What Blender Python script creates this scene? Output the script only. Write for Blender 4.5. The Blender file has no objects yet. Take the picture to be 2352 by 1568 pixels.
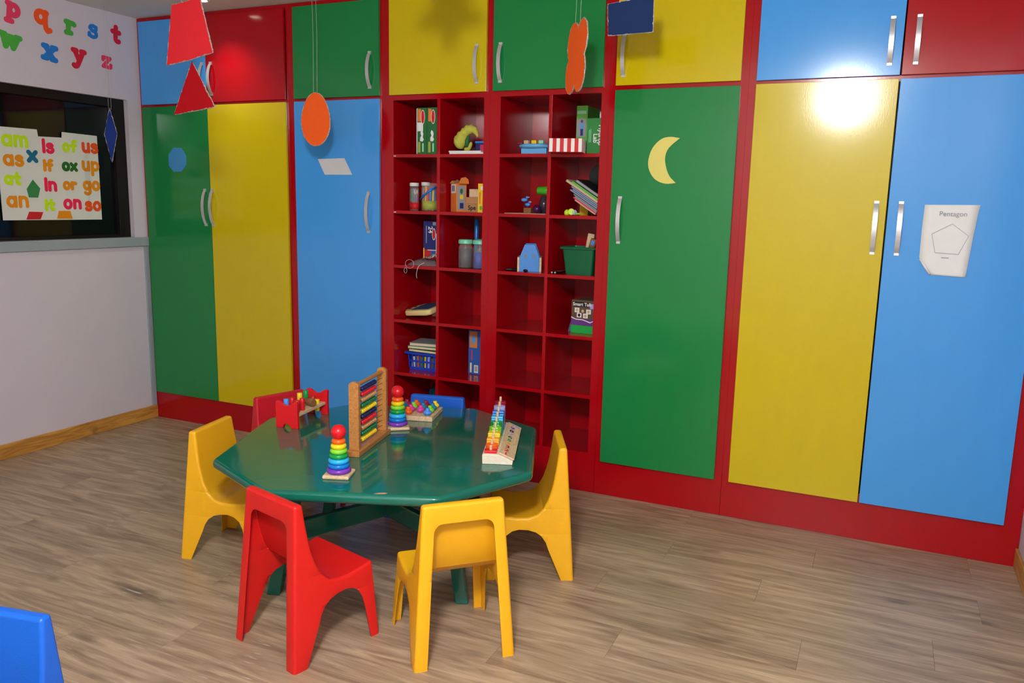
import bpy, bmesh, math, random
import numpy as np
from mathutils import Vector, Matrix
random.seed(7)
PI = math.pi
R = math.radians
scene = bpy.context.scene
COL = scene.collection

# ---------------------------------------------------------------- camera, light, exposure
cam_d = bpy.data.cameras.new('camera')
cam_d.lens = 28.4324; cam_d.sensor_width = 36; cam_d.sensor_fit = 'HORIZONTAL'; cam_d.clip_start = 0.05
cam = bpy.data.objects.new('camera', cam_d); COL.objects.link(cam)
m = Matrix(((0.908305, -0.090561, 0.408388, 4.73807), (0.417709, 0.144108, -0.897079, -4.14944),
            (0.022388, 0.985409, 0.168722, 1.6), (0, 0, 0, 1)))
cam.matrix_world = m
scene.camera = cam
w = bpy.data.worlds.new('room_ambient'); scene.world = w; w.use_nodes = True
w.node_tree.nodes['Background'].inputs[0].default_value = (0.9, 0.95, 1.0, 1)
w.node_tree.nodes['Background'].inputs[1].default_value = 0.03
scene.view_settings.view_transform = 'Standard'
scene.view_settings.look = 'None'
scene.view_settings.gamma = 1.0
scene.view_settings.use_curve_mapping = False
scene.view_settings.exposure = -0.32

# added lamp standing in for flash bounced off the ceiling above the camera: the shadows of the hanging oval, rectangle and star on the
# doors and the bright reflection at the top of the yellow door all point to it
cl_d = bpy.data.lights.new('bounce_light_offscreen', 'POINT'); cl_d.energy = 300; cl_d.shadow_soft_size = .16; cl_d.color = (1, 1, 1)
cl_o = bpy.data.objects.new('bounce_light_offscreen', cl_d); COL.objects.link(cl_o); cl_o.location = (4.3, -3.95, 2.59)

# ---------------------------------------------------------------- materials
def lin(c):
    return tuple(((v/255)/12.92 if v/255 <= .04045 else ((v/255+.055)/1.055)**2.4) for v in c)
MATS = {}
def mat(name, rgb, rough=.5, noise=.06, scale=12, bump=0.0, bscale=60, coat=0.0, metal=0.0, stretch=(1, 1, 1),
        spec=.5, trans=0.0, emit=None, alpha=1.0, ior=1.45):
    if name in MATS: return MATS[name]
    mt = bpy.data.materials.new(name); mt.use_nodes = True
    nt = mt.node_tree; b = nt.nodes['Principled BSDF']
    c = lin(rgb)
    b.inputs['Roughness'].default_value = rough
    b.inputs['Metallic'].default_value = metal
    b.inputs['Specular IOR Level'].default_value = spec
    b.inputs['IOR'].default_value = ior
    if coat: b.inputs['Coat Weight'].default_value = coat; b.inputs['Coat Roughness'].default_value = .08
    if trans: b.inputs['Transmission Weight'].default_value = trans
    if alpha < 1: b.inputs['Alpha'].default_value = alpha
    if emit: b.inputs['Emission Color'].default_value = (*lin(rgb), 1); b.inputs['Emission Strength'].default_value = emit
    tc = nt.nodes.new('ShaderNodeTexCoord'); mp = nt.nodes.new('ShaderNodeMapping'); mp.inputs['Scale'].default_value = stretch
    nt.links.new(tc.outputs['Object'], mp.inputs['Vector'])
    nz = nt.nodes.new('ShaderNodeTexNoise'); nz.inputs['Scale'].default_value = scale; nz.inputs['Detail'].default_value = 4
    nt.links.new(mp.outputs['Vector'], nz.inputs['Vector'])
    mr = nt.nodes.new('ShaderNodeMapRange'); mr.inputs['To Min'].default_value = 1-noise; mr.inputs['To Max'].default_value = 1+noise
    nt.links.new(nz.outputs['Fac'], mr.inputs['Value'])
    mx = nt.nodes.new('ShaderNodeMix'); mx.data_type = 'RGBA'; mx.blend_type = 'MULTIPLY'; mx.inputs[0].default_value = 1
    mx.inputs[6].default_value = (*c, 1); nt.links.new(mr.outputs['Result'], mx.inputs[7])
    nt.links.new(mx.outputs[2], b.inputs['Base Color'])
    if bump:
        n2 = nt.nodes.new('ShaderNodeTexNoise'); n2.inputs['Scale'].default_value = bscale; n2.inputs['Detail'].default_value = 3
        nt.links.new(mp.outputs['Vector'], n2.inputs['Vector'])
        bp = nt.nodes.new('ShaderNodeBump'); bp.inputs['Strength'].default_value = bump; bp.inputs['Distance'].default_value = .004
        nt.links.new(n2.outputs['Fac'], bp.inputs['Height']); nt.links.new(bp.outputs['Normal'], b.inputs['Normal'])
    MATS[name] = mt
    return mt

def wood(name, c1, c2, rough=.45, scale=3.0, stretch=(1, 12, 12), knots=0.0, scuffs=0.0, rand=0.0):
    if name in MATS: return MATS[name]
    mt = bpy.data.materials.new(name); mt.use_nodes = True
    nt = mt.node_tree; b = nt.nodes['Principled BSDF']; L = nt.links.new
    b.inputs['Roughness'].default_value = rough
    tc = nt.nodes.new('ShaderNodeTexCoord'); oi = nt.nodes.new('ShaderNodeObjectInfo')
    off = nt.nodes.new('ShaderNodeVectorMath'); off.operation = 'MULTIPLY_ADD'
    cb = nt.nodes.new('ShaderNodeCombineXYZ')
    m1 = nt.nodes.new('ShaderNodeMath'); m1.operation = 'MULTIPLY'; m1.inputs[1].default_value = 37.0
    L(oi.outputs['Random'], m1.inputs[0]); L(m1.outputs[0], cb.inputs[0]); L(m1.outputs[0], cb.inputs[2])
    ad = nt.nodes.new('ShaderNodeVectorMath'); ad.operation = 'ADD'
    L(tc.outputs['Object'], ad.inputs[0]); L(cb.outputs[0], ad.inputs[1])
    mp = nt.nodes.new('ShaderNodeMapping'); mp.inputs['Scale'].default_value = stretch; L(ad.outputs[0], mp.inputs['Vector'])
    n1 = nt.nodes.new('ShaderNodeTexNoise'); n1.inputs['Scale'].default_value = scale; n1.inputs['Detail'].default_value = 8; n1.inputs['Distortion'].default_value = 1.6
    L(mp.outputs[0], n1.inputs['Vector'])
    rp = nt.nodes.new('ShaderNodeValToRGB'); rp.color_ramp.elements[0].position = .30; rp.color_ramp.elements[1].position = .68
    rp.color_ramp.elements[0].color = (*lin(c2), 1); rp.color_ramp.elements[1].color = (*lin(c1), 1)
    L(n1.outputs['Fac'], rp.inputs[0])
    out = rp.outputs[0]
    # fine fibre lines
    mp2 = nt.nodes.new('ShaderNodeMapping'); mp2.inputs['Scale'].default_value = tuple(s*(1 if s < 2 else 6) for s in stretch); L(ad.outputs[0], mp2.inputs['Vector'])
    n2 = nt.nodes.new('ShaderNodeTexNoise'); n2.inputs['Scale'].default_value = scale*1.5; n2.inputs['Detail'].default_value = 4; L(mp2.outputs[0], n2.inputs['Vector'])
    mr = nt.nodes.new('ShaderNodeMapRange'); mr.inputs['To Min'].default_value = .72; mr.inputs['To Max'].default_value = 1.26; L(n2.outputs['Fac'], mr.inputs['Value'])
    mx = nt.nodes.new('ShaderNodeMix'); mx.data_type = 'RGBA'; mx.blend_type = 'MULTIPLY'; mx.inputs[0].default_value = 1
    L(out, mx.inputs[6]); L(mr.outputs[0], mx.inputs[7]); out = mx.outputs[2]
    if knots:
        mp3 = nt.nodes.new('ShaderNodeMapping'); mp3.inputs['Scale'].default_value = (2.6, 8.5, 8.5); L(ad.outputs[0], mp3.inputs['Vector'])
        n3 = nt.nodes.new('ShaderNodeTexNoise'); n3.inputs['Scale'].default_value = 1.0; n3.inputs['Detail'].default_value = 3; L(mp3.outputs[0], n3.inputs['Vector'])
        r3 = nt.nodes.new('ShaderNodeMapRange'); r3.inputs['From Min'].default_value = .64; r3.inputs['From Max'].default_value = .78
        r3.inputs['To Min'].default_value = 0; r3.inputs['To Max'].default_value = knots; L(n3.outputs['Fac'], r3.inputs['Value'])
        k = nt.nodes.new('ShaderNodeMix'); k.data_type = 'RGBA'; L(r3.outputs[0], k.inputs[0]); L(out, k.inputs[6])
        k.inputs[7].default_value = (*lin(tuple(v*.52 for v in c2)), 1); out = k.outputs[2]
    if rand:
        r4 = nt.nodes.new('ShaderNodeMapRange'); r4.inputs['To Min'].default_value = 1-rand; r4.inputs['To Max'].default_value = 1+rand; L(oi.outputs['Random'], r4.inputs['Value'])
        k = nt.nodes.new('ShaderNodeMix'); k.data_type = 'RGBA'; k.blend_type = 'MULTIPLY'; k.inputs[0].default_value = 1
        L(out, k.inputs[6]); L(r4.outputs[0], k.inputs[7]); out = k.outputs[2]
    if scuffs:
        # worn, whitish scuff marks round the small table, streaked along the boards
        ge = nt.nodes.new('ShaderNodeNewGeometry')
        mp5 = nt.nodes.new('ShaderNodeMapping'); mp5.inputs['Scale'].default_value = (5, 42, 1); L(ge.outputs['Position'], mp5.inputs['Vector'])
        n5 = nt.nodes.new('ShaderNodeTexNoise'); n5.inputs['Scale'].default_value = 1.6; n5.inputs['Detail'].default_value = 5; L(mp5.outputs[0], n5.inputs['Vector'])
        r5 = nt.nodes.new('ShaderNodeMapRange'); r5.inputs['From Min'].default_value = .63; r5.inputs['From Max'].default_value = .73; L(n5.outputs['Fac'], r5.inputs['Value'])
        ds = nt.nodes.new('ShaderNodeVectorMath'); ds.operation = 'DISTANCE'; ds.inputs[1].default_value = (2.45, -2.05, 0); L(ge.outputs['Position'], ds.inputs[0])
        r6 = nt.nodes.new('ShaderNodeMapRange'); r6.inputs['From Min'].default_value = .35; r6.inputs['From Max'].default_value = 1.0
        r6.inputs['To Min'].default_value = scuffs; r6.inputs['To Max'].default_value = 0; L(ds.outputs['Value'], r6.inputs['Value'])
        mm = nt.nodes.new('ShaderNodeMath'); mm.operation = 'MULTIPLY'; L(r5.outputs[0], mm.inputs[0]); L(r6.outputs[0], mm.inputs[1])
        k = nt.nodes.new('ShaderNodeMix'); k.data_type = 'RGBA'; L(mm.outputs[0], k.inputs[0]); L(out, k.inputs[6]); k.inputs[7].default_value = (*lin((196, 186, 178)), 1)
        out = k.outputs[2]
    L(out, b.inputs['Base Color'])
    MATS[name] = mt
    return mt

lacq = dict(rough=.13, noise=.035, scale=5, bump=.018, bscale=90, stretch=(3, 1, .7), spec=.5)
M_RED = mat('red_lacquer', (166, 3, 17), **lacq)
M_BLUE = mat('blue_lacquer', (70, 156, 232), **lacq)
M_GREEN = mat('green_lacquer', (26, 126, 64), **lacq)
M_YEL = mat('yellow_lacquer', (204, 182, 14), **lacq)
M_WALL = mat('lilac_wall_paint', (206, 198, 208), rough=.75, noise=.03, scale=4, bump=.05, bscale=150)
M_WALLW = mat('white_wall_paint', (226, 224, 222), rough=.8, noise=.02)
M_CEIL = mat('ceiling_paint', (226, 224, 218), rough=.85, noise=.02)
M_GREY = mat('grey_trim_paint', (150, 160, 166), rough=.45)
M_STEEL = mat('brushed_steel', (206, 206, 208), rough=.38, metal=.55, noise=.04)
M_FRAME = mat('dark_brown_window_frame', (24, 18, 16), rough=.4, spec=.3)
M_GLASS = mat('unlit_room_glass', (7, 8, 12), rough=.06, noise=.02, spec=.35)  # near-black colour paints the unlit room beyond into the opaque pane
M_FLOOR = wood('oak_laminate', (183, 159, 133), (131, 107, 87), rough=.40, scale=2.2, stretch=(1.0, 9, 9), knots=.75, scuffs=.85, rand=.07)
M_PINE = wood('honey_pine', (206, 152, 70), (160, 104, 40), rough=.4, scale=3, stretch=(8, 1.2, 10), knots=.7)
M_BEECH = wood('beech', (196, 134, 70), (164, 104, 52), rough=.38, scale=6, stretch=(10, 2, 10))
M_PALEW = wood('pale_maple', (226, 200, 164), (196, 162, 120), rough=.5, scale=10, stretch=(8, 2, 8))
M_WHITEW = wood('white_basswood', (236, 226, 208), (222, 206, 182), rough=.5, scale=8, stretch=(4, 2, 8))
def plastic(name, rgb): return mat(name, rgb, rough=.36, noise=.05, scale=16, bump=.12, bscale=220)
P_RED = plastic('red_plastic', (210, 28, 26)); P_YEL = plastic('yellow_plastic', (236, 174, 26)); P_BLUE = plastic('blue_plastic', (22, 92, 198))
P_DRED = plastic('crimson_plastic', (196, 24, 40))
M_TABLE = mat('teal_green_gloss', (8, 100, 84), rough=.10, noise=.05, scale=7, bump=.02, bscale=40, coat=.3)
M_LIME = mat('lime_green_gloss', (150, 210, 40), rough=.2)
def paint(name, rgb, rough=.25): return mat('toy_'+name, rgb, rough=rough, noise=.04, scale=30)
T = {k: paint(k, v) for k, v in dict(red=(214, 24, 36), orange=(236, 96, 24), yellow=(238, 204, 24), lime=(130, 204, 50), green=(16, 146, 66),
     cyan=(44, 172, 228), blue=(10, 112, 200), purple=(116, 54, 176), navy=(20, 26, 74), magenta=(208, 60, 158), teal=(16, 124, 150),
     lilac=(164, 170, 232), crimson=(150, 16, 52), tan=(190, 136, 84), brown=(128, 84, 48), amber=(246, 166, 30), dgreen=(14, 110, 60), white=(235, 235, 235), black=(14, 14, 16), grey=(120, 122, 126), pink=(236, 60, 112), skyblue=(70, 140, 226)).items()}
def card(name, rgb): return mat('card_'+name, rgb, rough=.6, noise=.04, scale=20)
K = {k: card(k, v) for k, v in dict(white=(232, 232, 230), cream=(226, 214, 176), red=(204, 24, 34), green=(44, 132, 60), dgreen=(34, 104, 52), lgreen=(96, 176, 70), navy=(34, 42, 110),
     blue=(38, 92, 176), yellow=(238, 200, 30), orange=(226, 128, 54), brown=(176, 130, 84), grey=(150, 152, 160), black=(18, 18, 20), purple=(96, 44, 128), bgreen=(10, 160, 62),
     pink=(214, 50, 96), dkbrown=(96, 70, 52), skyblue=(96, 156, 214), olive=(160, 168, 72), mint=(150, 214, 180), tan=(196, 172, 140)).items()}
M_GLIT = mat('silver_glitter', (206, 196, 190), rough=.35, metal=.5, noise=.9, scale=160, bump=1.0, bscale=300)
M_CLEAR = mat('clear_plastic', (236, 240, 242), rough=.06, trans=.0, alpha=.12, noise=.0)
M_STRING = mat('nylon_string', (190, 190, 176), rough=.5)
M_WIRE = mat('dark_wire', (70, 66, 62), rough=.35, metal=.9)

# ---------------------------------------------------------------- mesh helpers
def link(o, parent=None):
    COL.objects.link(o)
    if parent is not None: o.parent = parent
    return o
def mesh_from(bm, name, smooth=False):
    me = bpy.data.meshes.new(name); bm.normal_update(); bm.to_mesh(me); bm.free()
    if smooth:
        for p in me.polygons: p.use_smooth = True
    return me
def obj(name, bm_or_me, material, parent=None, loc=(0, 0, 0), rot=(0, 0, 0), smooth=False, angle=None):
    me = bm_or_me if isinstance(bm_or_me, bpy.types.Mesh) else mesh_from(bm_or_me, name, smooth or angle is not None)
    if material is not None and not me.materials: me.materials.append(material)
    if angle is not None: me.set_sharp_from_angle(angle=R(angle))
    o = bpy.data.objects.new(name, me); o.location = loc; o.rotation_euler = rot
    return link(o, parent)
def tag(o, label, cat, group=None):
    o['label'] = label; o['category'] = cat
    if group: o['group'] = group
    return o
def thing(name, label, cat, loc=(0, 0, 0), rotz=0, group=None):
    o = bpy.data.objects.new(name, None); o.empty_display_size = .05; COL.objects.link(o)
    o.location = loc; o.rotation_euler = (0, 0, rotz)
    return tag(o, label, cat, group)
def struct(name, bm, material, **k):
    o = obj(name, bm, material, **k); o['kind'] = 'structure'; return o
def share(src, parent, loc, rot=None, scale=None):
    o = src.copy(); COL.objects.link(o); o.parent = parent; o.location = loc
    if rot is not None: o.rotation_euler = rot
    if scale is not None: o.scale = scale
    return o
def part(name, me, material, parent, loc=(0, 0, 0), rot=(0, 0, 0)):
    """a part from shared mesh data; the material sits on the object"""
    o = bpy.data.objects.new(name, me); o.location = loc; o.rotation_euler = rot
    if not me.materials: me.materials.append(None)
    link(o, parent)
    o.material_slots[0].link = 'OBJECT'; o.material_slots[0].material = material
    return o

def box(bm, x0, x1, y0, y1, z0, z1, mtx=None):
    vs = [bm.verts.new((x, y, z)) for z in (z0, z1) for y in (y0, y1) for x in (x0, x1)]
    fs = [(0, 2, 3, 1), (4, 5, 7, 6), (0, 1, 5, 4), (2, 6, 7, 3), (0, 4, 6, 2), (1, 3, 7, 5)]
    for f in fs: bm.faces.new([vs[i] for i in f])
    if mtx is not None: bmesh.ops.transform(bm, matrix=mtx, verts=vs)
    return vs
def bevel_all(bm, off, seg=2, ang=30):
    bm.normal_update()
    es = [e for e in bm.edges if len(e.link_faces) == 2 and e.calc_face_angle(0) > R(ang)]
    bmesh.ops.bevel(bm, geom=es, offset=off, segments=seg, profile=.5, affect='EDGES', clamp_overlap=True)
def bxm(x0, x1, y0, y1, z0, z1, bev=0, seg=2):
    bm = bmesh.new(); box(bm, x0, x1, y0, y1, z0, z1)
    if bev: bevel_all(bm, bev, seg)
    return bm
def prism(bm, pts, z0, z1, mtx=None):
    """polygon in XY extruded from z0 to z1"""
    a = sum(pts[i][0]*pts[(i+1) % len(pts)][1]-pts[(i+1) % len(pts)][0]*pts[i][1] for i in range(len(pts)))
    if a < 0: pts = list(reversed(pts))
    lo = [bm.verts.new((p[0], p[1], z0)) for p in pts]; hi = [bm.verts.new((p[0], p[1], z1)) for p in pts]
    n = len(pts)
    bm.faces.new(list(reversed(lo))); bm.faces.new(hi)
    for i in range(n):
        j = (i+1) % n; bm.faces.new((lo[i], lo[j], hi[j], hi[i]))
    if mtx is not None: bmesh.ops.transform(bm, matrix=mtx, verts=lo+hi)
def prismm(pts, z0, z1, bev=0, seg=2, ang=30):
    bm = bmesh.new(); prism(bm, pts, z0, z1)
    if bev: bevel_all(bm, bev, seg, ang)
    return bm
def lathe(bm, prof, n=24, mtx=None):
    """profile of (r, z) from bottom to top"""
    rings = []; allv = []
    for r, z in prof:
        if r < 1e-6: v = [bm.verts.new((0, 0, z))]
        else: v = [bm.verts.new((r*math.cos(2*PI*i/n), r*math.sin(2*PI*i/n), z)) for i in range(n)]
        rings.append(v); allv += v
    for a, b in zip(rings, rings[1:]):
        for i in range(n):
            j = (i+1) % n
            if len(a) == 1 and len(b) == 1: continue
            if len(a) == 1: bm.faces.new((a[0], b[j], b[i]))
            elif len(b) == 1: bm.faces.new((a[i], a[j], b[0]))
            else: bm.faces.new((a[i], a[j], b[j], b[i]))
    if len(rings[0]) > 1: bm.faces.new(list(reversed(rings[0])))
    if len(rings[-1]) > 1: bm.faces.new(rings[-1])
    if mtx is not None: bmesh.ops.transform(bm, matrix=mtx, verts=allv)
def lathem(prof, n=24, mtx=None):
    bm = bmesh.new(); lathe(bm, prof, n, mtx); return bm
def tube(bm, path, r, n=8, closed=False):
    pts = [Vector(p) for p in path]; rr = r if isinstance(r, (list, tuple)) else [r]*len(pts)
    rings = []; N = len(pts); up = None
    for i, p in enumerate(pts):
        a = pts[(i-1) % N] if (i > 0 or closed) else p; b = pts[(i+1) % N] if (i < N-1 or closed) else p
        t = (b-a).normalized() if (b-a).length > 1e-9 else Vector((0, 0, 1))
        if up is None:
            up = Vector((0, 0, 1)) if abs(t.z) < .9 else Vector((1, 0, 0))
        s = t.cross(up)
        if s.length < 1e-6: s = t.cross(Vector((0, 1, 0)))
        s.normalize(); u = s.cross(t).normalized(); up = u
        rings.append([bm.verts.new(p + (s*math.cos(2*PI*k/n)+u*math.sin(2*PI*k/n))*rr[i]) for k in range(n)])
    rng = range(N) if closed else range(N-1)
    for i in rng:
        a, b = rings[i], rings[(i+1) % N]
        for k in range(n):
            l = (k+1) % n; bm.faces.new((a[k], a[l], b[l], b[k]))
    if not closed:
        bm.faces.new(list(reversed(rings[0]))); bm.faces.new(rings[-1])
    bmesh.ops.recalc_face_normals(bm, faces=bm.faces)
def tubem(path, r, n=8, closed=False):
    bm = bmesh.new(); tube(bm, path, r, n, closed); return bm
def smoothpath(pts, k=6):
    out = []; P = [Vector(p) for p in pts]; n = len(P)
    for i in range(n-1):
        a, b, c, d = P[max(i-1, 0)], P[i], P[i+1], P[min(i+2, n-1)]
        for j in range(k):
            t = j/k
            out.append(.5*((2*b)+(c-a)*t+(2*a-5*b+4*c-d)*t*t+(3*b-a-3*c+d)*t**3))
    out.append(P[-1]); return out
def ellipse(cx, cy, rx, ry, n=28): return [(cx+rx*math.cos(2*PI*i/n), cy+ry*math.sin(2*PI*i/n)) for i in range(n)]
FRONT = (PI/2, 0, 0)            # local X right, local Y up, local Z towards the room (cabinet side)
LEFTW = (PI/2, 0, PI/2)         # the same on the left wall

_txt = {}
def text_mesh(s, size, thick=.0006, bold=0.0):
    key = (s, size, bold)
    if key in _txt: return _txt[key]
    cu = bpy.data.curves.new('text', 'FONT'); cu.body = s; cu.size = size; cu.extrude = thick; cu.offset = bold*size
    cu.align_x = 'LEFT'
    o = bpy.data.objects.new('text', cu); COL.objects.link(o)
    dg = bpy.context.evaluated_depsgraph_get(); dg.update()
    me = bpy.data.meshes.new_from_object(o.evaluated_get(dg)); me.name = 'lettering'
    bpy.data.objects.remove(o)
    _txt[key] = me
    return me

# ---------------------------------------------------------------- the room
RX, RY, H = 5.42, -5.5, 2.77
fl_o = struct('floor', bxm(-.12, RX+.12, RY-.12, .5, -.06, -.012), mat('subfloor', (60, 48, 38), rough=.8))
PW, PL = .2257, 1.283
joints = {0: 5.22, 1: 4.57, 2: 3.94, 3: 4.38, 4: 3.752, 5: 4.587, 6: 3.955, 7: 3.59, 8: 4.20, 9: 3.79, 10: 3.42, 11: 4.5, 12: 3.87}
row = 0; y = .012
while y > RY:
    j = joints.get(row, random.uniform(3.3, 4.6))
    xs = [j + k*PL for k in range(-5, 4)]
    xs = [0.0] + [x for x in xs if .02 < x < RX-.02] + [RX]
    y2 = max(y-PW, RY)
    for a, b in zip(xs, xs[1:]):
        cx, cy = (a+b)/2, (y+y2)/2
        bm = bxm(a-cx+.0004, b-cx-.0004, y2-cy+.0003, y-cy-.0003, -.012, 0)
        obj('plank', bm, M_FLOOR, fl_o, (cx, cy, 0))
    y = y2; row += 1
struct('ceiling', bxm(-.12, RX+.12, RY-.12, .5, H, H+.1), M_CEIL)
bm = bmesh.new()
WY0, WY1, WZ0, WZ1 = -2.3, -.1, 1.308, 2.226
box(bm, -.14, 0, RY, .5, 0, WZ0); box(bm, -.14, 0, RY, .5, WZ1, H)
box(bm, -.14, 0, RY, WY0, WZ0, WZ1); box(bm, -.14, 0, WY1, .5, WZ0, WZ1)
struct('wall_left', bm, M_WALL)
struct('wall_right', bxm(RX, RX+.12, RY, .5, 0, H), M_WALL)
struct('wall_back', bxm(-.14, RX+.12, .48, .6, 0, H), M_WALLW)
struct('wall_front', bxm(-.14, RX+.12, RY-.12, RY, 0, H), M_WALLW)
struct('baseboard_left', bxm(0, .014, RY, .008, 0, .092, .003), M_PINE)
struct('baseboard_right', bxm(RX-.014, RX, RY, .008, 0, .092, .003), M_PINE)
win = struct('window_and_unlit_room_sheet', bxm(-.125, -.115, WY0, WY1, WZ0, WZ1), mat('unlit_room_black', (12, 11, 12), rough=.9))  # black sheet added behind the panes for the unlit room beyond
fw = .085
for a, b, c, d in ((WY0, WY0+fw, WZ0, WZ1), (WY1-fw, WY1, WZ0, WZ1), (WY0+fw, WY1-fw, WZ0, WZ0+.02), (WY0+fw, WY1-fw, WZ1-.055, WZ1)):
    obj('window_frame', bxm(-.09, -.035, a, b, c, d, .004), M_FRAME, win)
obj('window_frame', bxm(-.085, -.055, -1.30, -1.245, WZ0+.02, WZ1-.055, .003), M_FRAME, win)
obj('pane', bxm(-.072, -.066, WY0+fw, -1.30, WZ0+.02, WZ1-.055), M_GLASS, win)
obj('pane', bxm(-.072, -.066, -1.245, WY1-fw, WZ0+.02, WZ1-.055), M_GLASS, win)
struct('trim_1', bxm(-.03, .018, RY, .006, 1.244, 1.308, .004), M_GREY)
struct('trim_2', bxm(0, .012, -.034, .006, .092, 1.244, .003), M_GREY)

# recessed ceiling spotlight over the corner doors
sl = thing('ceiling_spotlight', 'round recessed ceiling spotlight above the corner red cupboard door', 'light', (.84, -.24, H))
obj('trim_ring', lathem([(.032, -.001), (.036, -.006), (.046, -.007), (.05, -.002), (.05, 0), (.032, 0)], 32), M_WALLW, sl, smooth=True)
obj('lens', lathem([(0, -.003), (.033, -.003), (.033, -.001), (0, -.001)], 32), mat('lamp_glow', (255, 236, 200), emit=18.0), sl)
sp = bpy.data.lights.new('spot_lamp', 'SPOT'); sp.energy = 32; sp.spot_size = R(110); sp.spot_blend = 1.0; sp.shadow_soft_size = .03; sp.color = (1, .93, .8)
spo = bpy.data.objects.new('spot_lamp', sp); COL.objects.link(spo); spo.location = (.84, -.24, H-.02); spo.parent = None

# ---------------------------------------------------------------- cupboards
ZB, ZM, ZU, ZT = .195, 2.187, 2.203, 2.743
YF, YD = .009, -.009                       # face of the frame, face of the doors
def bow_handle(length):
    n = 14; bm = bmesh.new(); pr = []
    for i in range(n+1):
        t = i/n*2-1; z = t*length/2; out = .030*(1-t*t)**.8 if abs(t) < 1 else 0
        pr.append((out, z))
    th = .0045; hw = .0105
    ring = []
    for o_, z in pr:
        ring.append([bm.verts.new(p) for p in ((-hw, -o_-.0005, z), (hw, -o_-.0005, z), (hw, -o_-th, z), (-hw, -o_-th, z))])
    for a, b in zip(ring, ring[1:]):
        for k in range(4): bm.faces.new((a[k], a[(k+1) % 4], b[(k+1) % 4], b[k]))
    bm.faces.new(list(reversed(ring[0]))); bm.faces.new(ring[-1])
    for s in (-1, 1): box(bm, -hw, hw, -.006, 0, s*length/2-.009, s*length/2+.009)
    for s in (-1, 1): lathe(bm, [(.0035, 0), (.0035, .0012), (0, .0012)], 10, Matrix.Translation((0, -.006, s*length/2)) @ Matrix.Rotation(PI/2, 4, 'X'))
    bmesh.ops.recalc_face_normals(bm, faces=bm.faces)
    me = mesh_from(bm, 'handle', True); me.set_sharp_from_angle(angle=R(35)); return me
H_UP, H_LO = bow_handle(.193), bow_handle(.228)
def door(parent, x0, x1, z0, z1, material, hx=None, upper=False, px=0):
    cx, cz = (x0+x1)/2, (z0+z1)/2
    d = obj('door', bxm(x0-cx, x1-cx, -.009, .0085, z0-cz, z1-cz, .0016, 2), material, parent, (cx-px, 0, cz))
    if hx is not None:
        part('handle', H_UP if upper else H_LO, M_STEEL, d, (hx-cx, YD, (2.35 if upper else 1.524)-cz))
    return d
UNIT_Y = .47
def unit(x0, x1, label, stiles, rails, kick_top, M_IN=M_RED):
    u = thing('cupboard_unit', label, 'cupboard', (x0, 0, 0)); w_ = x1-x0
    for a, b in stiles: obj('stile', bxm(a-x0, b-x0, YF, YF+.02, kick_top, H-.002), M_RED, u)
    for a, b, c, d in rails: obj('rail', bxm(a-x0, b-x0, YF, YF+.02, c, d), M_RED, u)
    obj('kickboard', bxm(.0005, w_-.0005, YF, YF+.02, 0.001, kick_top), M_RED, u)
    for a in (0.0005, w_-.0165): obj('side_panel', bxm(a, a+.016, YF+.0205, UNIT_Y, .001, H-.002), M_RED, u)
    obj('back_panel', bxm(.017, w_-.017, UNIT_Y-.012, UNIT_Y, .001, H-.002), M_IN, u)
    obj('bottom_panel', bxm(.017, w_-.017, YF+.0205, UNIT_Y-.0125, kick_top-.018, kick_top), M_IN, u)
    return u
u1 = unit(.001, 1.299, 'corner cupboard with blue and red upper doors over green and yellow tall doors', [(.001, .03), (1.266, 1.299)], [(.03, 1.266, ZT, H-.002), (.03, 1.266, ZM, ZU), (.612, .626, ZB, ZM)][:2], .235)
door(u1, .028, .6175, ZU, ZT, M_BLUE, .590, True, .001); door(u1, .6205, 1.262, ZU, ZT, M_RED, .665, True, .001)
door(u1, .028, .6175, ZB, ZM, M_GREEN, .573, False, .001); door(u1, .6205, 1.265, ZB, ZM, M_YEL, .637, False, .001)
u2 = unit(1.2995, 1.9935, 'narrow cupboard with green upper door and tall blue door', [(1.2995, 1.333), (1.957, 1.9935)], [(1.333, 1.957, ZT, H-.002), (1.333, 1.957, ZM, ZU)], .235)
door(u2, 1.332, 1.958, ZU, ZT, M_GREEN, 1.896, True, 1.2995); door(u2, 1.332, 1.957, ZB, ZM, M_BLUE, 1.882, False, 1.2995)
SH = [1.868, 1.541, 1.217, .885, .556]
def shelf_unit(x0, x1, oa, ob, mid, da, db, dm, hx, label):
    u = unit(x0, x1, label, [(x0, oa), (ob, x1)], [(oa, ob, ZT, H-.002), (oa, ob, 2.175, 2.215)], .228, M_RED)
    door(u, da, db, ZU, ZT, dm, hx, True, x0)
    obj('top_panel', bxm(.017, x1-x0-.017, YF+.0205, UNIT_Y-.0125, 2.175, 2.193), M_RED, u)
    for a in (oa, ob): obj('lining_panel', bxm(a-x0-(.016 if a == oa else 0), a-x0+(0 if a == oa else .016), YF+.0205, UNIT_Y-.0125, .228, 2.174), M_RED, u)
    obj('divider', bxm(mid-x0-.009, mid-x0+.009, YF+.0035, UNIT_Y-.0125, .2285, 2.1745), M_RED, u)
    obj('divider_edge', bxm(mid-x0-.0092, mid-x0+.0092, YF, YF+.0034, .2285, 2.1745, .0008), M_RED, u)
    for z in SH:
        for a, b in ((oa-x0+.0005, mid-x0-.0095), (mid-x0+.0095, ob-x0-.0005)):
            obj('shelf', bxm(a, b, YF+.0035, UNIT_Y-.0125, z-.0185, z), M_RED, u)
            obj('shelf_edge', bxm(a, b, YF, YF+.0034, z-.0187, z, .0008), M_RED, u)
    return u
su = shelf_unit(1.994, 2.6795, 2.048, 2.642, 2.352, 2.029, 2.659, M_YEL, 2.602, 'open red shelf unit under a yellow upper door')
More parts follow.
